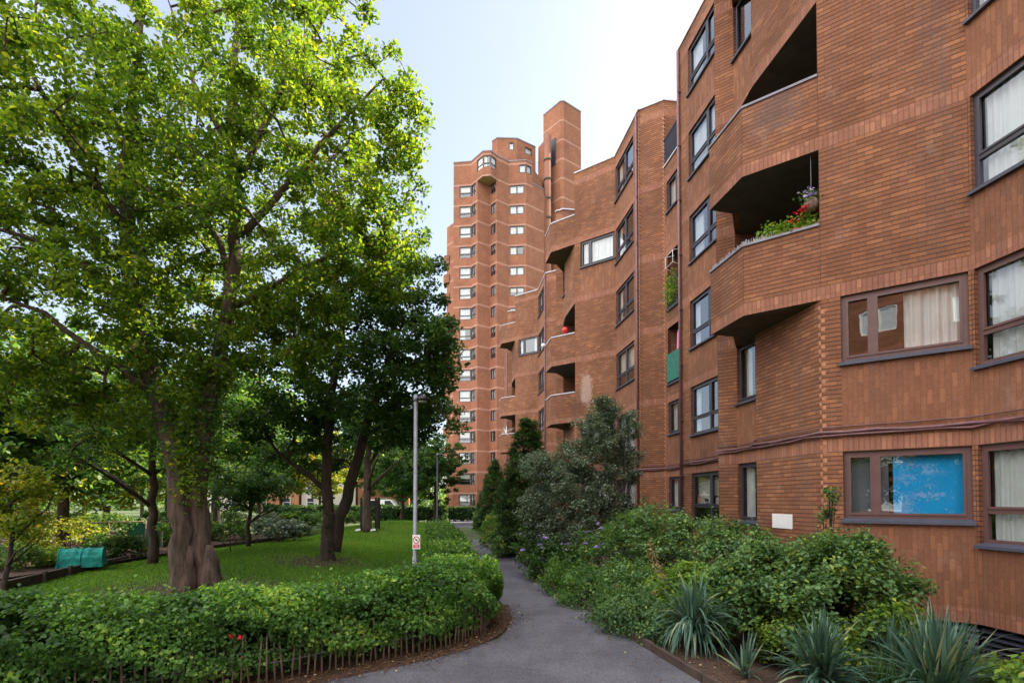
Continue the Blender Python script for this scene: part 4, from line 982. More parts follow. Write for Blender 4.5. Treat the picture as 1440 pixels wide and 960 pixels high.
# ---- trees beyond the allotments
far = [(90, 19, 8.5, 3.6, 'leaf_mid'), (-40, 18, 8, 3.5, 'leaf_mid'), (305, 27, 9.5, 3.6, 'leaf_mid'), (365, 36, 11, 4.2, 'leaf_mid'), (-60, 26, 9, 4.5, 'leaf_mid'), (40, 34, 11, 5, 'leaf_mid'), (150, 30, 7.5, 3.6, 'leaf_sungold'), (120, 48, 12, 5.5, 'leaf_mid'), (235, 44, 9.5, 4.6, 'leaf_sungold'), (20, 60, 15, 7, 'leaf_mid'), (200, 66, 15, 7, 'leaf_mid'), (300, 56, 10, 5, 'leaf_mid'), (395, 60, 9.5, 4.2, 'leaf_sungold'), (450, 74, 12, 5.5, 'leaf_sungold'), (345, 78, 14, 6, 'leaf_dark'), (520, 84, 13, 5.5, 'leaf_mid'), (580, 66, 9, 3.8, 'leaf_mid'), (-90, 44, 14, 6, 'leaf_dark'), (560, 92, 15, 6, 'leaf_dark')]
words = ['nearest broad tree above the wooden pole frame left of the big trunk', 'drooping tree at the left edge whose crown leaves the frame', 'slender green tree just right of the big twin trunk', 'tall green tree between the big trunk and the forked tree', 'round tree at the far left edge above the golden allotment bush',
         'tall green tree at the left edge behind the young reddish stemmed tree', 'low golden leafed tree above the teal net tunnel', 'tall wide tree behind the low golden tree', 'golden green tree just left of the big twin trunk', 'very tall tree at the far left beyond the allotments',
         'tall broad tree far beyond the dark small trunk', 'round green tree right behind the small round headed dark tree', 'golden tree above the orange brick house left of the forked tree', 'tall golden tree seen through the forks of the forked tree', 'dark domed tree above the cream house', 'green tree behind the slim straight trunk',
         'small green tree above the white parked van', 'farthest left dark tree at the picture edge', 'tall dark tree behind the grey lamp post']
assert len(words) == len(far)
for i, (x, d, h, rx, mt) in enumerate(far):
    small_tree('distant_tree', words[i], x, 800, h, rx, mt, 40 + i, n=int(90 + rx * 42), per=52, ls=.20 + d * .0028, tr=.2, crown0=.2, depth=float(d), group='trees beyond the allotments', cr=(.45, .85))

# ---- hedges
def hedge(name, label, line, width, height, nleaf, ls, mat, seed=1, lumpy=.10, z0=0.0, flowers=None, low=.18, cat='hedge', side=1, over=0.0):
    g = np.random.default_rng(seed); L = smooth_line(line, .2); T_ = np.gradient(L, axis=0); T_ /= np.linalg.norm(T_, axis=1, keepdims=True); Nn = np.stack([-T_[:, 1], T_[:, 0]], 1) * side
    mid = L[len(L) // 2]; r = thing(name, label, cat, (mid[0], mid[1], z0))
    n = nleaf; i = g.random(n) * (len(L) - 1.001); i0 = i.astype(int); f = (i - i0)[:, None]; P0 = L[i0] * (1 - f) + L[i0 + 1] * f; NN = Nn[i0]
    # cross-section perimeter: front face, top, back face
    tot = height * 2 + width; t = g.random(n) * tot; sx = np.where(t < height, 0, np.where(t < height + width, t - height, width)); sz = np.where(t < height, t, np.where(t < height + width, height, tot - t))
    rt = .16; sx = np.clip(sx + np.where(sz > height - rt, (sz - (height - rt)) * .55 * np.where(sx < width / 2, 1, -1), 0), 0, width)
    hole = np.sin(i0 * .83 + sz * 6 + seed) + np.sin(i0 * .31 - sz * 9) + np.sin(i0 * 1.9 + sz * 17 + 1); keep = (g.random(n) < np.clip((sz - low) / .22, .04, 1)) & ((hole > -1.3 + 1.15 * np.clip((.42 - sz) / .3, 0, 1)) | (g.random(n) < .22) | (sx > .25)); P0, NN, sx, sz, i0 = P0[keep], NN[keep], sx[keep], sz[keep], i0[keep]; n = len(sx)
    bump = lumpy * (np.sin(i0 * .61 + sz * 7 + seed) * .5 + np.sin(i0 * .23 + 1.7 * seed) * .6 + np.sin(i0 * 1.37 + sz * 13) * .35); dep = g.exponential(.055, n)
    ox = np.where(sx < width * .5, -1, 1); sx = sx - over * (sx < .2) * np.clip((sz - .08) / .22, 0, 1) * (.75 + .25 * np.sin(i0 * .9 + sz * 9)); XY = P0 + NN * (sx + ox * (bump * (sz < height - .05) * .7 - dep) )[:, None]
    Z = sz + np.where(sz > height - .1, bump * .9 - dep * .8 + g.normal(0, .035, n), 0) + z0; P = np.column_stack([XY, Z])
    outw = np.column_stack([NN * ox[:, None] * .7 * (sz < height - .1)[:, None], (sz >= height - .1) * .5])
    clm = .20 * np.sin(i0 * .5 + sz * 5) * np.sin(i0 * .17 + 2) + .16 * hole[keep] - .08; G = [(leaf_geo(P, ls, .25, outw, .72, g, .15), M[mat], tints(n, rng=g, clump=clm))]
    # loose shoots above the top
    k = int(len(L) * 2.2); j = g.integers(0, len(L) - 1, k); b = np.column_stack([L[j] + Nn[j] * (g.random((k, 1)) * width * .8 + .1 * width), np.full(k, height + z0 - .05)]); 
    tb = MB()
    for q in b:
        hh = g.uniform(.06, .24); tp = q + np.array([g.normal() * .05, g.normal() * .05, hh]); tb.tube([q - np.array([0, 0, .3]), q, tp], [.006, .005, .002], 4, cap=False)
        m = int(hh * 55); tt = g.random((m, 1)); G.append((leaf_geo(q + (tp - q) * tt + g.normal(scale=.028, size=(m, 3)), ls * .85, .3, None, .7, g), M[mat], tints(m, rng=g, clump=.12)))
    # woody inside: stems standing in the hedge
    for q in range(int(len(L) * 1.6)):
        j = g.integers(0, len(L) - 1); c = L[j] + Nn[j] * g.uniform(.15, width - .15); x = g.normal(scale=.1, size=2); tb.tube([(c[0], c[1], z0 - .02), (c[0] + x[0] * .5, c[1] + x[1] * .5, z0 + height * .5), (c[0] + x[0], c[1] + x[1], z0 + height * .9)], [.016, .012, .006], 5, cap=False)
    tb.build('stems', M['bark_dark'], r)
    # dense inner mass of dark leaves
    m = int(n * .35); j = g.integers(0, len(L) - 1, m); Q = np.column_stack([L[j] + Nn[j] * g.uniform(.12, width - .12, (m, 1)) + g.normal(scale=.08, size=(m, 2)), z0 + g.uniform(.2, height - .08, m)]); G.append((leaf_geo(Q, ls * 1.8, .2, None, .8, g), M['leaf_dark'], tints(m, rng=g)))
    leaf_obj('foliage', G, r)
    if flowers:
        mt, Fp, sz_ = flowers; Fp = np.array(Fp); [leaf_obj('flower', [(leaf_geo(q + g.normal(scale=sz_ * .35, size=(12, 3)), sz_, .4, None, .9, g), M[mt], tints(12, rng=g))], r) for q in Fp]
    return r
hedge('hedge', 'near leafy hedge curving round the lawn behind the chestnut paling fence', HF, 1.05, .95, 120000, .054, 'leaf_hedge', seed=2, over=.22, low=.07, flowers=('petal_red', [at(325, 893, 5.45), at(338, 896, 5.5)], .032))
hedge('hedge', 'clipped hedge running beside the left edge of the path towards the tower', [(-.62, 10.9), (-.95, 13), (-1.45, 17), (-2.3, 22), (-3.2, 27.5)], 1.1, .95, 26000, .075, 'leaf_hedge', seed=4)
hedge('hedge', 'long low dark hedge closing the far end of the lawn', [(-26, 50), (-18, 49.5), (-10, 50), (-5.9, 50.5)], 1.4, 1.5, 15000, .20, 'leaf_dark', seed=6, low=.0, side=1)
hedge('hedge', 'square clipped dark hedge in front of the tower entrance at the path end', [(-6.1, 52.2), (-3.0, 52.2)], 1.2, 1.35, 7000, .16, 'leaf_conifer', seed=7, low=.0, lumpy=.03)
# paling fence in front of the near hedge
fo = offset_line(smooth_line(HF, .085), -.04); fr_ = thing('paling_fence', 'chestnut paling fence of thin upright stakes along the foot of the near hedge', 'fence', (-1.5, 6.8, 0))
pm = MB(); rp = random.Random(4)
for i in range(4, len(fo) - 18):
    x, y = fo[i]; a, b = rp.uniform(-.03, .03), rp.uniform(-.03, .03); h = rp.uniform(.50, .60)
    pm.tube([(x, y, -.03), (x + a, y + b, h * .6), (x + a * 1.5, y + b * 1.5, h)], [rp.uniform(.010, .015), .011, .006], 5)
pm.build('pales', M['pale_wood'], fr_)
wm = MB()
for z in (.24,): wm.tube([(p[0], p[1], z + .01 * math.sin(i)) for i, p in enumerate(fo[4:-18:3])], .004, 5)
wm.build('wire', M['galv'], fr_)

# ---- grass and fallen leaves
gg = np.random.default_rng(9)
def lawn_pts(n, y0, y1):
    y = y0 + (y1 - y0) * gg.random(n) ** 1.5; x = gg.uniform(-12.6, 0, n); k = x < np.where(y > 9, np.interp(y, LY, LX) - 1.3, -1.5 - (9 - y) * 1.3); return x[k], y[k]
x, y = lawn_pts(210000, 7.5, 40); bare = np.minimum(np.hypot(x + 7.1, y - 11.6) / 2.2, np.hypot(x + 6.1, y - 17.2) / 1.5); kk = gg.random(len(x)) < np.clip(bare - .35, .08, 1); x, y = x[kk], y[kk]
n = len(x); B = np.column_stack([x, y, gz(x, y)]); hgt = gg.uniform(.02, .045, (n, 1)) * (1 + y[:, None] * .012); an = gg.random((n, 1)) * 6.28; dx = np.hstack([np.cos(an), np.sin(an), np.zeros((n, 1))]); wv = .004 + .0009 * y[:, None]
Gv = np.stack([B - dx * wv, B + dx * wv, B + np.hstack([gg.normal(scale=.02, size=(n, 2)), hgt])], 1)
go = leaf_obj('grass', [(Gv, M['grass_blade'], np.clip(gg.normal(.42, .22, n) + .22 * np.sin(x * .9 + np.sin(y * .5) * 2) * np.sin(y * .55 + x * .3) + .25 * np.exp(-(((x + 5.5) / 3) ** 2 + ((y - 27) / 7) ** 2)), 0, 1))], None); props(go, 'short mown green grass covering the lawn left of the path', 'grass', kind='stuff')  # blades tinted lighter near the mound: a sunlit patch in the colour
NL_ = 9000; fi = gg.random(NL_) * (len(hf) - 1.01); i = fi.astype(int); fr = (fi - i)[:, None]; o_ = gg.normal(-.12, .20, NL_); tt = offset_line(hf, 0); nn_ = offset_line(hf, 1.0) - tt; Q = np.column_stack([tt[i] * (1 - fr) + tt[i + 1] * fr + nn_[i] * o_[:, None], np.full(NL_, .022) + gg.random(NL_) * .012])
i = gg.integers(0, 400, 330); Q2y = gg.uniform(3.5, 26, 330); sgn = gg.random(330) < .5; Q2x = np.where(sgn, xr(Q2y) - gg.exponential(.12, 330) - .03, np.interp(Q2y, LY, LX) + gg.exponential(.25, 330)); Q = np.vstack([Q, np.column_stack([Q2x, Q2y, np.full(330, .012)])])
Q3x = gg.uniform(-9, -4.5, 500); Q3y = gg.uniform(9, 19, 500); Q = np.vstack([Q, np.column_stack([Q3x, Q3y, gz(Q3x, Q3y) + .02])])
by = gg.uniform(4.5, 11, 1800); bx = xr(by) + .1 + gg.exponential(.5, 1800); Q = np.vstack([Q, np.column_stack([bx, by, gz(bx, by) + .012])])
py_ = gg.uniform(4.2, 14, 260); pxx = xr(py_) - gg.beta(1, 1.4, 260) * 1.9; Q = np.vstack([Q, np.column_stack([pxx, py_, np.full(260, .012)])])
lo_ = leaf_obj('fallen_leaves', [(leaf_geo(Q, .036, 2.2, None, .6, gg, smin=.35), M['dead_leaf'], np.clip(gg.normal(.4, .3, len(Q)), 0, 1))], None); props(lo_, 'brown fallen leaves and bark litter along the hedge foot, path and bed', 'leaf litter', kind='stuff')

# ---- planting bed, right of the path
def pb_(x, d): X = (x - 720) / FPX * d; return (X, d, float(gz(X, d)))
def blob(cx, d, z, rx, rz, w=1, ry=None): return (((cx - 720) / FPX * d, d, z), (rx, ry or rx, rz), w)
shrub('viburnum_shrub', 'largest green shrub against the wall below the white plaque, right of centre', 'shrub', pb_(1150, 7.4), [blob(1130, 7.5, .45, 1.15, 1.0, 5), blob(1215, 7.4, .35, .75, .95, 3), blob(1050, 7.9, .3, .75, .85, 3), blob(1190, 7.3, .95, .5, .65, 1.5), blob(1080, 7.6, .8, .55, .6, 1.5)], 36000, .066, 'leaf_shrub', seed=31, clumps=420, stems=14, spikes=60, hexa=True)
shrub('spindle_shrub', 'fresh green low leafy shrub at the front foot of the largest shrub', 'shrub', pb_(1150, 6.6), [blob(1185, 6.7, .05, .5, .55, 2), blob(1110, 6.9, .1, .45, .5, 2), blob(1250, 6.6, .25, .35, .55, 1.3)], 4200, .075, 'leaf_fresh', seed=32, clumps=90)
shrub('elder_shrub', 'broad green shrub left of the white plaque in front of the low windows', 'shrub', pb_(975, 10.4), [blob(975, 10.3, .65, 1.25, 1.2, 5), blob(1030, 9.6, .45, .95, 1.15, 3), blob(915, 10.9, .7, .95, 1.2, 3), blob(1000, 9.0, .2, .8, .8, 2)], 27000, .068, 'leaf_shrub', seed=33, clumps=380, stems=12, spikes=50, hexa=True)
shrub('yellowing_shrub', 'shrub with yellow green leaves behind the near flax clump', 'shrub', pb_(1000, 8.2), [blob(1010, 8.2, .35, .75, .62, 3), blob(960, 8.6, .35, .6, .65, 2)], 8000, .08, 'leaf_fresh', seed=34, clumps=150, tshift=-.1)
shrub('rose_shrub', 'low rose bush with a few pink flowers beside the path edge', 'rose bush', pb_(905, 9.3), [blob(890, 9.6, .25, .7, .6, 3), blob(930, 8.6, .15, .55, .5, 2)], 7000, .06, 'leaf_shrub', seed=35, clumps=130, flowers=('petal_pink', 5, .07, lambda Q: (Q[:, 1] < 9.4) & (Q[:, 2] > .35)))
shrub('hebe_shrub', 'low dense grey green bush overhanging the path edge beside the roses', 'shrub', pb_(893, 8.3), [blob(893, 8.3, .12, .58, .50, 3), blob(868, 9.0, .10, .5, .46, 2), blob(925, 7.9, .05, .45, .42, 2)], 10500, .05, 'leaf_shrub', seed=36, clumps=170, tshift=-.12)
shrub('geranium_clump', 'leafy green perennial clump spilling over the bed edging halfway along', 'perennial', pb_(840, 10.6), [blob(834, 10.6, .12, .75, .58, 3), blob(808, 11.8, .15, .75, .55, 2), blob(880, 10.8, .3, .5, .5, 2)], 11000, .06, 'leaf_mid', seed=37, clumps=170)
shrub('lilac_bush', 'bush dotted with purple flowers below the grey green tree', 'flowering bush', pb_(858, 12.2), [blob(852, 12.2, .55, .85, .9, 3), blob(890, 12.6, .8, .75, 1.0, 2.5)], 7000, .06, 'leaf_mid', seed=38, clumps=130, flowers=('petal_lilac', 20, .085, lambda Q: (Q[:, 2] > .5) & (Q[:, 1] < 12.3)))
shrub('hibiscus_bush', 'tall bush dotted with lilac flowers in front of the dark cypress', 'flowering bush', pb_(762, 13.9), [blob(758, 14.2, .65, .55, .85, 3), blob(774, 13.4, .4, .5, .65, 2)], 8000, .07, 'leaf_conifer', seed=39, clumps=140, flowers=('petal_lilac', 34, .085, lambda Q: (Q[:, 2] > .5) & (Q[:, 1] < 14.0)))
shrub('dark_bush', 'dark rounded bush at the path edge below the grey green tree', 'shrub', pb_(780, 13.6), [blob(778, 13.6, .2, .75, .7, 3), blob(805, 13.0, .25, .6, .6, 2)], 7500, .07, 'leaf_dark', seed=41, clumps=120, tshift=.2)
shrub('aster_bush', 'far bush with lilac flowers beside the path near the tower', 'flowering bush', pb_(706, 28), [blob(706, 28, .5, .9, 1.0, 3), blob(718, 26, .4, .8, .8, 2)], 5000, .11, 'leaf_mid', seed=42, clumps=100, flowers=('petal_lilac', 22, .14, lambda Q: Q[:, 2] > .8))
shrub('pale_bush', 'bright green bush at the path edge left of the lilac flowers', 'shrub', pb_(704, 20), [blob(706, 20, .3, .8, .8, 3), blob(722, 18.5, .3, .8, .75, 2), blob(694, 23.5, .4, .7, .95, 2)], 8000, .09, 'leaf_mid', seed=43, clumps=130, tshift=.1)
shrub('far_border_bush', 'last mid green bush of the border beside the dark litter bin', 'shrub', pb_(684, 34), [blob(686, 34, .5, 1.0, 1.1, 3), blob(680, 39, .5, .8, 1.0, 2)], 5000, .13, 'leaf_mid', seed=44, clumps=90, tshift=-.1)
shrub('front_bush', 'bright green leafy plant at the bottom right corner', 'plant', pb_(1440, 5.3), [blob(1452, 5.2, .05, .42, .42, 3)], 1500, .085, 'leaf_fresh', seed=45, clumps=40)
shrub('feathery_bush', 'feathery yellow green bush against the louvres at the right edge', 'plant', pb_(1385, 6.0), [blob(1400, 6.0, -.1, .3, .32, 3)], 6000, .05, 'leaf_fresh', seed=46, clumps=60, aspect=.16, up=.9, tshift=-.15)
shrub('climber', 'thin climbing shoot standing up against the brick corner', 'climber', pb_(1165, 8.3), [blob(1166, 8.5, 1.55, .14, .35, 1), blob(1168, 8.5, 1.95, .08, .25, .6)], 420, .07, 'leaf_shrub', seed=47, clumps=14, cr=(.08, .14))
# upright conifers and the grey green tree
def conifer(name, label, x, d, h, rx, mat, seed, n=20000, ls=.07, top=.3):
    b = pb_(x, d); bl = []
    for i in range(12):
        t = i / 11; r_ = rx * (1 - t ** 1.8 * (1 - top)) * (.85 if i == 0 else 1); bl.append(((b[0] + random.uniform(-.05, .05), d + random.uniform(-.05, .05), b[2] + h * (.06 + .88 * t)), (r_, r_, h * .085), r_ + .1))
    return shrub(name, label, 'conifer', b, bl, n, ls, mat, seed=seed, clumps=int(h * 170), stems=5, aspect=.3, up=1.0, cr=(.14, .24), hang=-.6)
conifer('cypress', 'tall dark columnar cypress left of the grey green tree', 741, 19.5, 4.85, 1.25, 'leaf_conifer', 51, n=56000, ls=.10)
conifer('cypress', 'smaller cone shaped dark cypress farther along near the tower', 695, 32, 4.3, 1.25, 'leaf_conifer', 52, n=30000, ls=.13, top=.15)
b = pb_(838, 14.4); gt = [V3(b[0] + .35, 14.4, b[2] - .05), V3(b[0] + .45, 14.4, .9), V3(b[0] + .75, 14.3, 2.1), V3(b[0] + .8, 14.3, 3.4), V3(b[0] + .3, 14.3, 4.4)]
gt2 = [V3(b[0] - .1, 14.4, b[2] - .05), V3(b[0] - .3, 14.3, 1.2), V3(b[0] - .9, 14.2, 2.4)]; gt3 = [V3(b[0] + .9, 14.6, b[2] - .05), V3(b[0] + 1.0, 14.5, 1.3), V3(b[0] + .85, 14.4, 2.4)]
tree('olive_tree', 'bushy grey green leaved small tree in front of the apartment block', 'tree', (b[0] + .35, 14.4, b[2]), [(gt, [.08, .07, .05, .04, .02]), (gt2, [.05, .04, .02]), (gt3, [.05, .04, .02])],
     [(at(800, 700, 14), (.9, 1.0, 1.0), 6), (at(812, 645, 14.2), (.55, .7, .6), 2.6), (at(856, 640, 14.2), (.75, .8, .8), 4), (at(850, 578, 14.2), (.40, .5, .42), 1.5), (at(840, 600, 14.2), (.6, .6, .45), 1.8), (at(764, 668, 14), (.62, .7, .7), 2.8), (at(752, 715, 14), (.45, .6, .6), 1.6), (at(884, 600, 14.3), (.3, .4, .4), .7), (at(835, 755, 14), (1.0, .9, .8), 5), (at(884, 650, 14.4), (.36, .5, .6), 1.2), (at(884, 725, 14.4), (.45, .6, .7), 1.6), (at(780, 760, 14), (.75, .8, .6), 3), (at(842, 705, 14.3), (.7, .8, .8), 4)],
     800, 110, .078, 'leaf_grey', seed=53, tip=.006, cr=(.13, .30), aspect=.34, up=.7, hang=-.3)
# sword leaved clumps
def yucca(name, label, base, n, L, r0, seed, mat='leaf_yucca', wdt=.045, droop=1.0, trunk=.12, cat='yucca'):
    g = np.random.default_rng(seed); r = thing(name, label, cat, tuple(base)); G = []
    for i in range(n):
        az = g.random() * 6.28; el = math.radians(g.uniform(15, 88)) ; ln = L * g.uniform(.7, 1.1); k = 7
        c = np.array(base) + np.array([g.normal() * r0 * .25, g.normal() * r0 * .25, trunk * g.random()]); d = np.array([math.cos(az) * math.cos(el), math.sin(az) * math.cos(el), math.sin(el)])
        side = np.array([-math.sin(az), math.cos(az), 0]) + g.normal(scale=.15, size=3); side /= np.linalg.norm(side); pts = [c]; v = d.copy(); bend = droop * g.uniform(.10, .42) * (1.1 - math.sin(el) * .75)
        for q in range(k): v = v + np.array([0, 0, -bend * (q + 1) / k * .55]); v /= np.linalg.norm(v); pts.append(pts[-1] + v * ln / k)
        w_ = wdt * g.uniform(.7, 1.15)
        for q in range(k):
            a, b_ = pts[q], pts[q + 1]; wa = w_ * (.55 + .45 * math.sin(math.pi * min(1, (q + .6) / k * .9))) * (1 - (q / k) ** 3); wb = w_ * (.55 + .45 * math.sin(math.pi * min(1, (q + 1.6) / k * .9))) * (1 - ((q + 1) / k) ** 3)
            G.append((np.array([[a - side * wa / 2, a + side * wa / 2, b_ + side * wb / 2, b_ - side * wb / 2]]), i))
    tn = np.clip(g.normal(.5, .22, n), 0, 1); tn[g.random(n) < .04] = .99; A = np.concatenate([q[0] for q in G]); leaf_obj('leaves', [(A, M[mat], tn[[q[1] for q in G]])], r)
    m = MB(); m.tube([(base[0], base[1], base[2] - .04), (base[0], base[1], base[2] + trunk + .05)], [r0 * .35, r0 * .25], 8); m.build('crown_base', M['bark_dark'], r); return r
b = pb_(975, 7.35); yucca('flax_clump', 'drooping strap leaved clump at the bed edge, left of the small young yucca', (b[0], b[1], b[2] + .12), 330, .82, .20, 61, wdt=.036, droop=6.5, trunk=.28)
b = pb_(1152, 5.75); yucca('yucca', 'spiky blue green yucca between the small young one and the largest clump', (b[0], b[1], b[2] + .1), 230, .68, .17, 62, wdt=.040, droop=2.2, trunk=.28)
b = pb_(1312, 5.55); yucca('yucca', 'largest spiky yucca clump at the bottom right with two upright crowns', (b[0], b[1], b[2] + .15), 330, .88, .22, 63, wdt=.044, droop=2.6, trunk=.32)
b = pb_(1255, 6.0); yucca('yucca', 'upright yucca crown standing left behind the largest clump', (b[0] + .1, b[1] + .2, b[2] + .35), 70, .62, .12, 64, wdt=.045, droop=.6)
b = pb_(1345, 6.2); yucca('yucca', 'upright yucca crown against the louvres right behind the largest clump', (b[0], b[1] + .1, b[2] + .35), 60, .62, .12, 65, wdt=.045, droop=.6)
b = pb_(1045, 6.25); yucca('yucca', 'smallest young yucca alone on bare soil', (b[0], b[1], b[2]), 34, .48, .08, 66, wdt=.04, droop=.8)
b = pb_(1262, 5.5); yucca('grass_tuft', 'fine dark grass tuft between the two large yuccas', (b[0] - .1, b[1] + .1, b[2] + .1), 200, .55, .16, 67, mat='leaf_conifer', wdt=.012, droop=1.3, cat='grass tuft')
# leaning dried flower spike
r = thing('dried_stalk', 'brown dried flower stalk leaning out of the shrubs above the strap leaved clump', 'dried stalk', pb_(962, 8.4)); m = MB(); p0, p1 = V3(*at(965, 868, 8.4)), V3(*at(912, 762, 8.4)); p0[2] = b[2]
m.tube([p0, (p0 + p1) / 2 + V3(.03, 0, 0), p1], [.009, .007, .003], 5); m.build('stem', M['pale_wood'], r)
g = np.random.default_rng(3); t = g.random((420, 1)) * .62; Q = p1 + (p0 - p1) * t + g.normal(scale=.045, size=(420, 3)); leaf_obj('seed_heads', [(leaf_geo(Q, .035, .2, None, .6, g), M['straw'], tints(420, rng=g))], r)

# ---- allotment gardens on the left
wl = thing('garden_wall', 'long low dark timber retaining wall along the allotments left of the lawn', 'retaining wall', (-11.6, 18, 0)); m = MB()
wp = [gpx(-60, 862), gpx(0, 836), gpx(95, 812), gpx(190, 791)]
wp2 = [gpx(278, 779), gpx(330, 771), gpx(430, 757), gpx(505, 748)]
for run in (wp, wp2):
    m = MB()
    for a, b_ in zip(run[:-1], run[1:]):
        lo = Local(a[:2], b_[:2]); zb = float(gz(a[0], a[1]))
        for q in range(2): lbox(m, lo, 0, lo.L - .02, -.10 - .012 * q, 0 - .012 * q, -.05 + q * .16, .10 + q * .16)
        s = 0
        while s < lo.L: lbox(m, lo, s, s + .08, 0.002, .07, -.05, .31); s += 1.5
    m.build('board_run', M['timber'], wl)
soil = MB(); soil.poly([(-11.9, 11, .19), (-11.9, 29, .19), (-34, 34, .19), (-34, 9, .19)][::-1]); soil.build('allotment_soil', M['soil'], kind='structure')
veg = [(-20, 14.0, 1.0, .8, 'leaf_mid', 'green leafy vegetable row behind the timber wall at the left edge'), (80, 14.9, .55, .5, 'leaf_fresh', 'low bright vegetable row left of the teal net'), (160, 17.2, .65, .8, 'leaf_dark', 'dark bushy plant right of the teal net tunnel'), (60, 18.5, 1.5, 1.5, 'leaf_sungold', 'golden leaved allotment bush'), (120, 20.5, 1.7, 1.6, 'leaf_mid', 'tall bean plants on poles above the teal net'), (180, 23, 1.6, 1.3, 'leaf_mid', 'bushy green crop behind the wooden frames'), (235, 22, 1.0, 1.0, 'leaf_fresh', 'pale green crop behind the big trunk'), (20, 24, 2.2, 1.9, 'leaf_mid', 'big mound of greenery at the left edge of the allotments'), (300, 24.5, 1.2, 1.0, 'leaf_mid', 'green crop just right of the big trunk'), (395, 24.5, 1.1, 1.1, 'leaf_grey', 'grey green bush at the lawn edge left of the forked tree'), (430, 33, 1.6, 1.2, 'leaf_mid', 'leafy plot behind the forked trunk'), (350, 32, 1.8, 1.3, 'leaf_grey', 'grey green crop behind the small round tree'), (480, 40, 1.8, 1.3, 'leaf_mid', 'far green plot near the long dark hedge'), (270, 34, 2.4, 1.7, 'leaf_mid', 'far mass of beans beyond the big trunk')]
for i, (x, d, rx, h, mt, lab) in enumerate(veg):
    X = (x - 720) / FPX * d; shrub('allotment_plant', lab, 'vegetable plot', (X, d, .15), [((X - rx * .4, d, .15 + h * .4), (rx * .8, rx * .7, h * .55), 2), ((X + rx * .5, d + .2, .15 + h * .35), (rx * .7, rx * .7, h * .5), 2)], int(2600 + 900 * rx), .055 + d * .003, mt, seed=70 + i, clumps=70, group='allotment plants', cr=(.16, .32))
c = V3(*at(116, 790, 15.0)); c[2] = .19; r = thing('net_tunnel', 'teal garden net stretched over hoops on the timber edged bed', 'net tunnel', tuple(c)); m = MB(); L_ = .95
ux = V3(.86, .5, 0); vy = V3(-.5, .86, 0); sec = [(-.40, 0), (-.38, .28), (-.26, .44), (0, .52), (.26, .45), (.38, .27), (.40, 0)]
for i in range(9):
    for a, b_ in zip(sec[:-1], sec[1:]):
        f = lambda s, t: c + ux * ((t / 9 - .5) * L_ * (1 + .1 * (s[1] < .1))) + vy * s[0] + V3(0, 0, s[1] * (1 - .07 * math.sin(t * 2.1) ** 2))
        m.poly([f(a, i), f(a, i + 1), f(b_, i + 1), f(b_, i)], 0, sm=True)
m.poly([c + ux * (L_ * .5) + vy * s[0] + V3(0, 0, s[1]) for s in sec]); m.poly([c - ux * (L_ * .5) + vy * s[0] + V3(0, 0, s[1]) for s in sec][::-1]); m.build('net', M['teal'], r)
m = MB()
for t in (0, .5, 1): m.tube([c + ux * ((t - .5) * L_) + vy * s[0] * 1.02 + V3(0, 0, s[1] * 1.02) for s in sec], .012, 5)
m.build('hoop', M['teal'], r)
for (x0, x1, yy, d, lab) in ((100, 205, 735, 19, 'pale wooden pole frame above the teal net'), (135, 200, 756, 17.5, 'lower pale cane frame beside the small tree'), (292, 330, 749, 27, 'pale cane frame right of the big trunk')):
    a, b_ = V3(*at(x0, yy, d)), V3(*at(x1, yy - 2, d + .5)); r = thing('cane_frame', lab, 'cane frame', (a[0], a[1], .15), 'allotment cane frames'); m = MB(); m.tube([a, b_], .022, 6); m.build('rail', M['pale_wood'], r)
    for t in (0, .5, 1): q = a + (b_ - a) * t; m = MB(); m.tube([(q[0], q[1], .1), (q[0], q[1], q[2] + .05)], .02, 6); m.build('post', M['pale_wood'], r)
    for q in (a * .75 + b_ * .25, a * .25 + b_ * .75): pass
# teal fence netting behind the small tree
r = thing('net_fence', 'teal green net fence round a plot behind the small tree', 'net fence', (-13.0, 22.5, .15)); m = MB(); a, b_ = V3(*at(178, 775, 20.5)), V3(*at(228, 775, 21)); lo = Local(a[:2], b_[:2]); lbox(m, lo, 0, lo.L, 0, .015, .2, 1.15); m.build('net', M['netting'], r)
m = MB(); lbox(m, lo, .0, .05, -.02, .03, .1, 1.25); m.build('post', M['pale_wood'], r); m = MB(); lbox(m, lo, lo.L - .05, lo.L, -.02, .03, .1, 1.25); m.build('post', M['pale_wood'], r)

# ---- lamp posts
def lamp(label, x, d, ytop, r_=.042, sign=False, mat='galv', side=1):
    X = (x - 720) / FPX * d; top = px(x, ytop, d)[2]; r = thing('lamp_post', label, 'lamp post', (X, d, 0)); m = MB()
    m.tube([(X, d, -.1), (X, d, .9), (X, d, .92), (X, d, top - .06)], [r_ * 1.35, r_ * 1.35, r_, r_ * .85], 14); m.build('pole', M[mat], r)
    m = MB(); m.tube([(X, d, top - .09), (X, d, top + .01)], [r_ * 1.3, r_ * 1.1], 12); m.sphere((X, d, top + .01), r_ * 1.1, 0, 12, 6, .7); m.build('cap', M['galv'], r)
    m = MB(); q = (X + side * .14, d - .03, top - .06); m.tube([(X, d, top - .05), (X + side * .08, d - .02, top - .05)], .02, 8); m.tube([(q[0], q[1], top - .10), (q[0], q[1], top - .04), (q[0], q[1], top + .01)], [.10, .12, .05], 14); m.build('lantern', M['black'], r)
    m = MB(); m.tube([(q[0], q[1], top - .125), (q[0], q[1], top - .10)], [.07, .085], 14); m.build('lens', simple('lens_grey', (.5, .5, .5), .3), r); return r, X, d, top
r, X, d, top = lamp('tall grey steel lamp post behind the hedge carrying a white and red sign', 584, 10.6, 557)
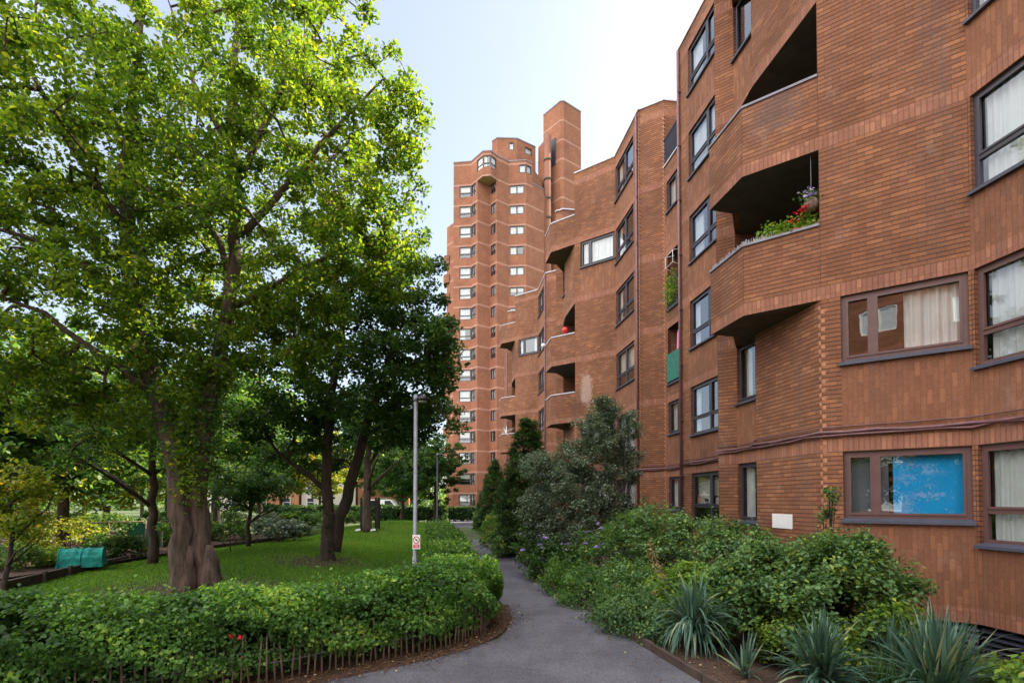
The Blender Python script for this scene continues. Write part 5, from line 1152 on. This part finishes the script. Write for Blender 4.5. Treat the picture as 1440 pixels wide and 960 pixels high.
zs = (px(585, 751.5, 10.5)[2], px(585, 771.5, 10.5)[2]); xs = (px(580.2, 760, 10.5)[0], px(590.8, 760, 10.5)[0])
s = thing('sign', 'small white sign with red ring and red lower panel strapped to the grey lamp post', 'sign', ((xs[0] + xs[1]) / 2, 10.5, zs[0])); m = MB(); yv = 10.5
m.box(((xs[0] + xs[1]) / 2, yv, sum(zs) / 2), xs[1] - xs[0], .006, zs[0] - zs[1]); m.build('panel', M['white'], s)
cx_, cz_ = sum(xs) / 2, zs[0] - (zs[0] - zs[1]) * .37; R0, R1 = (xs[1] - xs[0]) * .34, (xs[1] - xs[0]) * .44
m = MB()
for i in range(28):
    a0, a1 = 2 * math.pi * i / 28, 2 * math.pi * (i + 1) / 28; f = lambda R, a: (cx_ + R * math.cos(a), yv - .005, cz_ + R * math.sin(a) * 1.15); m.poly([f(R1, a0), f(R1, a1), f(R0, a1), f(R0, a0)][::-1])
a = math.radians(45); f = lambda u, v: (cx_ + u * math.cos(a) + v * math.sin(a), yv - .0055, cz_ + (-u * math.sin(a) + v * math.cos(a)) * 1.15); m.poly([f(-R0, -.006), f(R0, -.006), f(R0, .006), f(-R0, .006)]); m.build('prohibition_ring', simple('sign_red', (.45, .02, .05), .4, .05), s)
m = MB(); m.box((cx_, yv - .0045, cz_), R0 * .7, .002, R0 * .5); m.box((cx_ + R0 * .3, yv - .0045, cz_ + R0 * .3), R0 * .3, .002, R0 * .3); m.build('pictogram', M['black'], s)
h_ = zs[0] - zs[1]; m = MB(); m.box((cx_, yv - .004, zs[1] + h_ * .20), (xs[1] - xs[0]) * .82, .003, h_ * .26); m.build('red_panel', simple('sign_red2', (.55, .02, .05), .4, .05), s)
for j, wd in ((0, .52), (1, .38)):
    m = MB(); zz = zs[1] + h_ * (.245 - .095 * j); x = cx_ - (xs[1] - xs[0]) * wd / 2
    while x < cx_ + (xs[1] - xs[0]) * wd / 2: w_ = random.uniform(.006, .011); m.box((x + w_ / 2, yv - .0062, zz), w_, .001, h_ * .05); x += w_ + .004
    m.build('lettering', M['white'], s)
lamp('slim dark lamp post standing beside the path hedge in front of the trees', 615, 25.5, 638, .045, mat='rail')
# litter bin at the path end
X, d = (672 - 720) / FPX * 41, 41.0; r = thing('litter_bin', 'dark litter bin standing at the right edge of the path near the tower', 'litter bin', (X, d, 0)); m = MB(); m.tube([(X, d, 0), (X, d, .05), (X, d, .95), (X, d, 1.0)], [.24, .27, .29, .27], 14); m.build('bin_body', simple('bin_navy', (.02, .025, .06), .5), r)
m = MB(); m.tube([(X, d, 1.0), (X, d, 1.12), (X, d, 1.26)], [.30, .28, .10], 14); m.build('bin_lid', M['black'], r)
# black tree guard round the slim tree, with rubbish at its foot
g = gpx(523, 756); r = thing('tree_guard', 'black upright tree guard of posts and panels around the slim straight trunk', 'tree guard', (float(g[0]), float(g[1]), 0.3)); zz = float(gz(g[0], g[1]))
for dx, dy in ((-.5, .25), (.28, -.3), (.30, .3), (-.5, -.28)):
    m = MB(); m.box((g[0] + dx, g[1] + dy, zz + .85), .10, .10, 1.8); m.build('post', M['black'], r)
m = MB(); m.box((g[0] + .29, g[1], zz + .9), .05, .5, 1.5); m.build('panel', M['rail'], r); m = MB(); m.box((g[0] - .1, g[1] + .31, zz + 1.45), .7, .04, .3); m.build('rail_board', M['rail'], r)
for i, (dx, lab) in enumerate(((-.55, 'white scrap of litter left at the foot of the slim tree'), (.25, 'white scrap of litter right at the foot of the slim tree'))):
    m = MB(); q = (g[0] + dx, g[1] - .7, zz + .06); m.hexa([(q[0] + a * .14, q[1] + b_ * .09, q[2] + c_ * .05 + a * .02) for (a, b_, c_) in ((-1, -1, -1), (1, -.8, -1), (.8, 1, -1), (-1, .9, -1), (-.7, -.8, 1), (.9, -.6, .7), (.6, .8, 1), (-.8, .7, .8))]); o = m.build('litter', M['white'], origin=q); props(o, lab, 'litter', 'litter by the slim tree')

# ---- far belt of trees closing the horizon
g = np.random.default_rng(77); n = 420; C = np.column_stack([g.uniform(-190, -14, n), g.uniform(108, 135, n), g.uniform(0, 1, n)]); C[:, 2] = .5 + C[:, 2] * (5.5 + 2.5 * np.sin(C[:, 0] * .11) + 1.5 * np.sin(C[:, 0] * .31))
P_ = clump_pts(C, g.uniform(1.8, 3.4, n), 90, g, .8); P_[:, 2] = np.maximum(P_[:, 2], .1); o = leaf_obj('woodland', [(leaf_geo(P_, .75, .3, None, .7, g), M['leaf_mid'], tints(len(P_), rng=g, clump=np.repeat(g.normal(0, .2, n), 90)))], None); props(o, 'far belt of green trees closing the horizon on the left', 'woodland', kind='stuff')
# ---- far street: terraced houses and a van
def house(x0, x1, d, h, col, lab, seed):
    a, b_ = px(x0, 700, d), px(x1, 700, d + 1.5); r = thing('terraced_house', lab, 'house', (float(a[0]), d, 0), 'far terraced houses'); lo = Local(a[:2], b_[:2]); m = MB(); mt = simple('house_wall', col, .9, .15)
    P8 = [lo.p(0, 0, 0), lo.p(lo.L, 0, 0), lo.p(lo.L, -8, 0), lo.p(0, -8, 0), lo.p(0, 0, h), lo.p(lo.L, 0, h), lo.p(lo.L, -8, h), lo.p(0, -8, h)]; m.hexa(P8); m.build('wall', mt, r)
    m = MB(); m.hexa([lo.p(-.2, .3, h), lo.p(lo.L + .2, .3, h), lo.p(lo.L + .2, -8.3, h), lo.p(-.2, -8.3, h), lo.p(-.2, -3.9, h + 2.8), lo.p(lo.L + .2, -3.9, h + 2.8), lo.p(lo.L + .2, -4.1, h + 2.8), lo.p(-.2, -4.1, h + 2.8)]); m.build('roof', simple('slate', (.10, .10, .12), .8), r)
    n = max(1, int(lo.L / 2.6))
    for k in range(2):
        for i in range(n):
            s_ = (i + .5) * lo.L / n; z = 1.0 + k * 2.8
            f = MB(); lbox(f, lo, s_ - .6, s_ + .6, .003, .08, z, z + 1.5); fo_ = f.build('window', M['white'], r); f = MB(); lbox(f, lo, s_ - .5, s_ + .5, .081, .09, z + .1, z + .7); lbox(f, lo, s_ - .5, s_ + .5, .081, .09, z + .8, z + 1.4); f.build('pane', M['rail'], r, fo_)
house(255, 345, 92, 5.8, (.50, .46, .40), 'cream terraced house glimpsed left of the small round tree', 1)
house(352, 420, 88, 6.0, (.52, .24, .13), 'orange brick terraced house glimpsed left of the forked tree', 2)
house(424, 500, 90, 5.8, (.62, .58, .52), 'white terraced house glimpsed through the forked tree', 3)
house(503, 575, 92, 6.0, (.50, .22, .12), 'orange brick terraced house behind the slim tree', 4)
X, d = px(540, 705, 66)[0], 66.0; r = thing('parked_van', 'white parked van glimpsed above the far dark hedge', 'van', (float(X), d, 0)); m = MB()
sec = [(-2.4, .35), (-2.4, 1.9), (-2.2, 2.15), (1.0, 2.15), (1.7, 1.35), (2.4, 1.15), (2.5, .35)]
n_ = len(sec)
for s_ in (-.95, .95): m.poly([(X + a_, d + s_, z_) for a_, z_ in (sec if s_ > 0 else sec[::-1])])
for i in range(n_): a_, b_ = sec[i], sec[(i + 1) % n_]; m.poly([(X + a_[0], d - .95, a_[1]), (X + a_[0], d + .95, a_[1]), (X + b_[0], d + .95, b_[1]), (X + b_[0], d - .95, b_[1])])
m.build('body', M['white'], r); m = MB(); m.poly([(X + .3, d - .96, 1.35), (X + 1.5, d - .96, 1.4), (X + .95, d - .96, 2.0), (X + .3, d - .96, 2.0)]); m.build('side_window', M['black'], r)
for wx in (-1.5, 1.6):
    m = MB(); m.tube([(X + wx, d - 1.0, .36), (X + wx, d - .75, .36)], .36, 16); m.build('wheel', M['black'], r)

# ---- things on the balconies
def plant_pot(label, p, w_, n, seed, fl=None, mat='leaf_fresh', h=.22):
    r = thing('flower_box', label, 'flower box', p); m = MB(); m.box((p[0], p[1], p[2] + .07), w_, .16, .14, 0, math.radians(-37)); m.build('trough', simple('terracotta', (.30, .12, .07), .8), r)
    g = np.random.default_rng(seed); ax = V3(math.cos(math.radians(-37)), math.sin(math.radians(-37)), 0); Q = np.array(p) + ax * g.uniform(-w_ / 2, w_ / 2, (n, 1)) + np.column_stack([g.normal(scale=.07, size=n), g.normal(scale=.07, size=n), g.uniform(.10, .14 + h, n) * (.7 + .3 * np.sin(np.arange(n)))]); leaf_obj('foliage', [(leaf_geo(Q, .07, .4, None, .8, g), M[mat], tints(n, rng=g))], r)
    if fl:
        k = fl; C_ = np.array(p) + ax * g.uniform(-w_ * .1, w_ / 2, (k, 1)) + np.column_stack([g.normal(scale=.06, size=k), g.normal(scale=.06, size=k) - .06, g.uniform(.2, .2 + h, k)]); [leaf_obj('bloom', [(leaf_geo(q + g.normal(scale=.022, size=(10, 3)), .05, .4, None, .9, g), M['petal_red'], tints(10, rng=g))], r) for q in C_]
q0, q1 = UV(1.43, -1.44), UV(2.36, -2.34); zt_ = head(1) + 1.375
c = q0 * .62 + q1 * .38 + np.array([.10, .12]); plant_pot('red geraniums in a trough on the lower near balcony parapet', (c[0], c[1], zt_ - .06), .95, 1100, 91, 10, h=.26)
c = q0 * .93 + q1 * .07 + np.array([.02, .10]); r = thing('hanging_basket', 'round hanging basket with white and lilac flowers above the geraniums', 'hanging basket', (c[0], c[1], zt_ + .35)); m = MB(); m.sphere((c[0], c[1], zt_ + .42), .13, 0, 12, 8); m.build('basket', M['straw'], r) if False else m.build('basket', M['pale_wood'], r)
m = MB(); m.tube([(c[0], c[1], zt_ + .5), (c[0], c[1], head(2) - .002)], .005, 5); m.build('hanger', M['galv'], r)
g = np.random.default_rng(2); Q = np.array([c[0], c[1], zt_ + .52]) + g.normal(scale=(.10, .08, .07), size=(160, 3)); leaf_obj('foliage', [(leaf_geo(Q, .06, .4, None, .8, g), M['leaf_mid'], tints(160, rng=g))], r); Q = np.array([c[0] - .05, c[1] - .05, zt_ + .6]) + g.normal(scale=(.08, .06, .05), size=(60, 3)); leaf_obj('flowers', [(leaf_geo(Q, .05, .4, None, .9, g), M['petal_lilac'], np.clip(g.normal(.9, .1, 60), 0, 1))], r)
# spikes on the lower parapet
ring = [UV(1.43, -1.44), UV(2.36, -2.34), UV(3.57, -2.37)]; r = thing('bird_spikes', 'pale bird spikes along the lower near balcony parapet top', 'bird spikes', (ring[1][0], ring[1][1], zt_)); m = MB(); rs = random.Random(2)
for a, b_, f0 in ((ring[1], ring[0], .0), (ring[2], ring[1], .0)):
    lo = Local(a, b_); t = f0
    while t < lo.L * (.45 if a is ring[1] else 1): 
        for q in range(2): p_ = lo.p(t, -.05 - .06 * q, zt_ - .002); m.tube([p_, (p_[0] + rs.uniform(-.03, .03), p_[1] + rs.uniform(-.03, .03), p_[2] + rs.uniform(.08, .12))], .0035, 3, cap=False)
        t += .028
m.build('spikes', M['coping'], r)
# parasol, drying rack, loggia plants
P = lambda u, v: UV(u, v)
c = P(10.9, .0); c_ = P(10.9, -.0); h2 = head(2)
def parasol(lab, c, zb, h, mat, s=.11):
    r = thing('folded_parasol', lab, 'parasol', (c[0], c[1], zb)); m = MB(); m.tube([(c[0], c[1], zb), (c[0], c[1], zb + h)], .018, 6); m.build('pole', M['white'], r); m = MB(); m.tube([(c[0], c[1], zb + h * .42), (c[0], c[1], zb + h * .5), (c[0], c[1], zb + h * .85), (c[0], c[1], zb + h * .98)], [s * .9, s, s * .7, .02], 9); m.build('canopy', mat, r)
cc = P(10.75, .25); parasol('folded pink parasol standing behind the green netting on the balcony', cc, h2 - 2.04, 2.0, M['pink'])
cc = P(10.9, -.02); r = thing('trailing_plant', 'leafy plant growing through the railings above the pink parasol', 'plant', (cc[0], cc[1], head(3) - 2.0)); g = np.random.default_rng(12)
Q = np.column_stack([np.full(700, cc[0]), np.full(700, cc[1]), np.full(700, head(3) - 1.45)]) + g.normal(scale=(.09, .32, .28), size=(700, 3)); leaf_obj('foliage', [(leaf_geo(Q, .07, .3, None, .7, g), M['leaf_fresh'], tints(700, rng=g))], r); m = MB(); m.box((cc[0] + .25, cc[1], head(3) - 1.92), .25, .6, .24); m.build('trough', M['timber'], r)
cc = P(10.3, -.15); r = thing('airer', 'white metal clothes airer hooked on the railing above the leafy plant', 'airer', (cc[0], cc[1], head(3) - 1.0)); m = MB(); z_ = head(3) - .95
m.tube([P3_ for P3_ in [(P(10.0, .02)[0], P(10.0, .02)[1], z_), (P(10.0, -.32)[0], P(10.0, -.32)[1], z_ + .1), (P(10.0, -.32)[0], P(10.0, -.32)[1], z_ + .5), (P(10.0, .02)[0], P(10.0, .02)[1], z_ + .6)]], .014, 6)
m.tube([(P(10.6, .02)[0], P(10.6, .02)[1], z_), (P(10.6, -.32)[0], P(10.6, -.32)[1], z_ + .1), (P(10.6, -.32)[0], P(10.6, -.32)[1], z_ + .5), (P(10.6, .02)[0], P(10.6, .02)[1], z_ + .6)], .014, 6)
for t in (.1, .5): m.tube([(P(10.0, -.32)[0], P(10.0, -.32)[1], z_ + t), (P(10.6, -.32)[0], P(10.6, -.32)[1], z_ + t)], .012, 6)
m.build('frame', M['white'], r)
P = lambda u, v: UV(u + 15, v - .66)
cc = P(2.0, -1.75); r = thing('red_ball', 'shiny red ball lantern hanging in the second balcony bay', 'lantern', (cc[0], cc[1], head(2) + 1.4)); m = MB(); m.sphere((cc[0], cc[1], head(2) + 1.62), .15, 0, 16, 12); m.build('globe', M['red'], r); m = MB(); m.tube([(cc[0], cc[1], head(2) + 1.75), (cc[0], cc[1], head(3) - .003)], .006, 5); m.build('cord', M['black'], r)
cc = P(3.4, -2.42); r = thing('floodlight', 'small round white floodlight on the corner of the second bay balcony', 'floodlight', (cc[0], cc[1], head(2) + 1.1)); m = MB(); m.sphere((cc[0] - .1, cc[1] - .12, head(2) + 1.25), .11, 0, 12, 8); m.build('head', M['white'], r); m = MB(); m.tube([(cc[0], cc[1], head(2) + 1.2), (cc[0] - .08, cc[1] - .1, head(2) + 1.25)], .02, 6); m.build('bracket', M['coping'], r)
P = lambda u, v: UV(u + 30, v - 1.32)
cc = P(2.9, -1.9); parasol('folded white parasol on the farthest bay balcony', cc, head(1) + .2, 1.9, M['white'], .08)
cc = P(2.2, -1.8); r = thing('folded_airer', 'white clothes airer on the farthest bay balcony', 'airer', (cc[0], cc[1], head(1) + .2)); m = MB()
for s_ in (-.3, .3): m.tube([(cc[0] - .5, cc[1] + s_, head(1) + 1.45), (cc[0] + .4, cc[1] + s_, head(1) + 1.8)], .010, 6); m.tube([(cc[0] + .5, cc[1] + s_, head(1) + .2), (cc[0] - .4, cc[1] + s_, head(1) + 1.8)], .010, 6)
for t in (0, .25, .5, .75, 1): m.tube([(cc[0] - .5 + .9 * t, cc[1] - .3, head(1) + 1.45 + .35 * t), (cc[0] - .5 + .9 * t, cc[1] + .3, head(1) + 1.45 + .35 * t)], .012, 5)
m.build('frame', M['white'], r)

# ---- trees behind the camera, seen in the lower window glass
for i, (x_, y_, h_) in enumerate(((-3.5, -6.5, 5.2), (-7.5, -5.0, 5.6), (-11.5, -2.5, 6.0))):
    lm = [([V3(x_, y_, -.05), V3(x_, y_, h_ * .4), V3(x_ + .2, y_, h_ * .8)], [.14, .11, .04])]
    tree('garden_tree', '%s tree behind the viewer, reflected in the low windows' % ('nearest', 'middle', 'outermost')[i], 'tree', (x_, y_, 0), lm, [((x_, y_, h_ * .55), (2.3, 2.0, h_ * .42), 1)], 190, 60, .16, 'leaf_dark', bark='bark_dark', seed=120 + i, cr=(.4, .6))
# ---- sunlit brick block behind the camera, seen only in the window glass
r = thing('facing_block', 'sunlit brick block reflected in the window glass of the apartments', 'apartment block', (-12, -17, 0)); TWb = MB()
a, b_ = np.array([6.0, -28.0]), np.array([-22.0, -6.0]); loB = Local(a, b_); segs = 4
for q in range(segs):
    p0 = a + (b_ - a) * q / segs; p1 = a + (b_ - a) * (q + .5) / segs + loB.n * 1.6; p2 = a + (b_ - a) * (q + 1) / segs
    for (s0_, s1_) in ((p0, p1), (p1, p2)):
        for k in range(6):
            z0, z1 = (0 if k == 0 else head(k - 1)), head(k); L_ = float(np.linalg.norm(s1_ - s0_)); lo = facet(TWb, s0_, s1_, z0, z1, [(.6, 2.6, z1 - 1.5, z1)], (), [z0] if k else [])
            if k < 5: window(r, lo, .6, 2.6, z1 - 1.5, z1, 'M', M['white'], sill=False, cloth=[('net', 0, 1, 0, 1)], fw=.1)
facet(TWb, b_, b_ - loB.n * 9, 0, head(5)); facet(TWb, a - loB.n * 9, a, 0, head(5)); TWb.build('wall', [M['stretch'], M['soldier'], M['upright']], r)
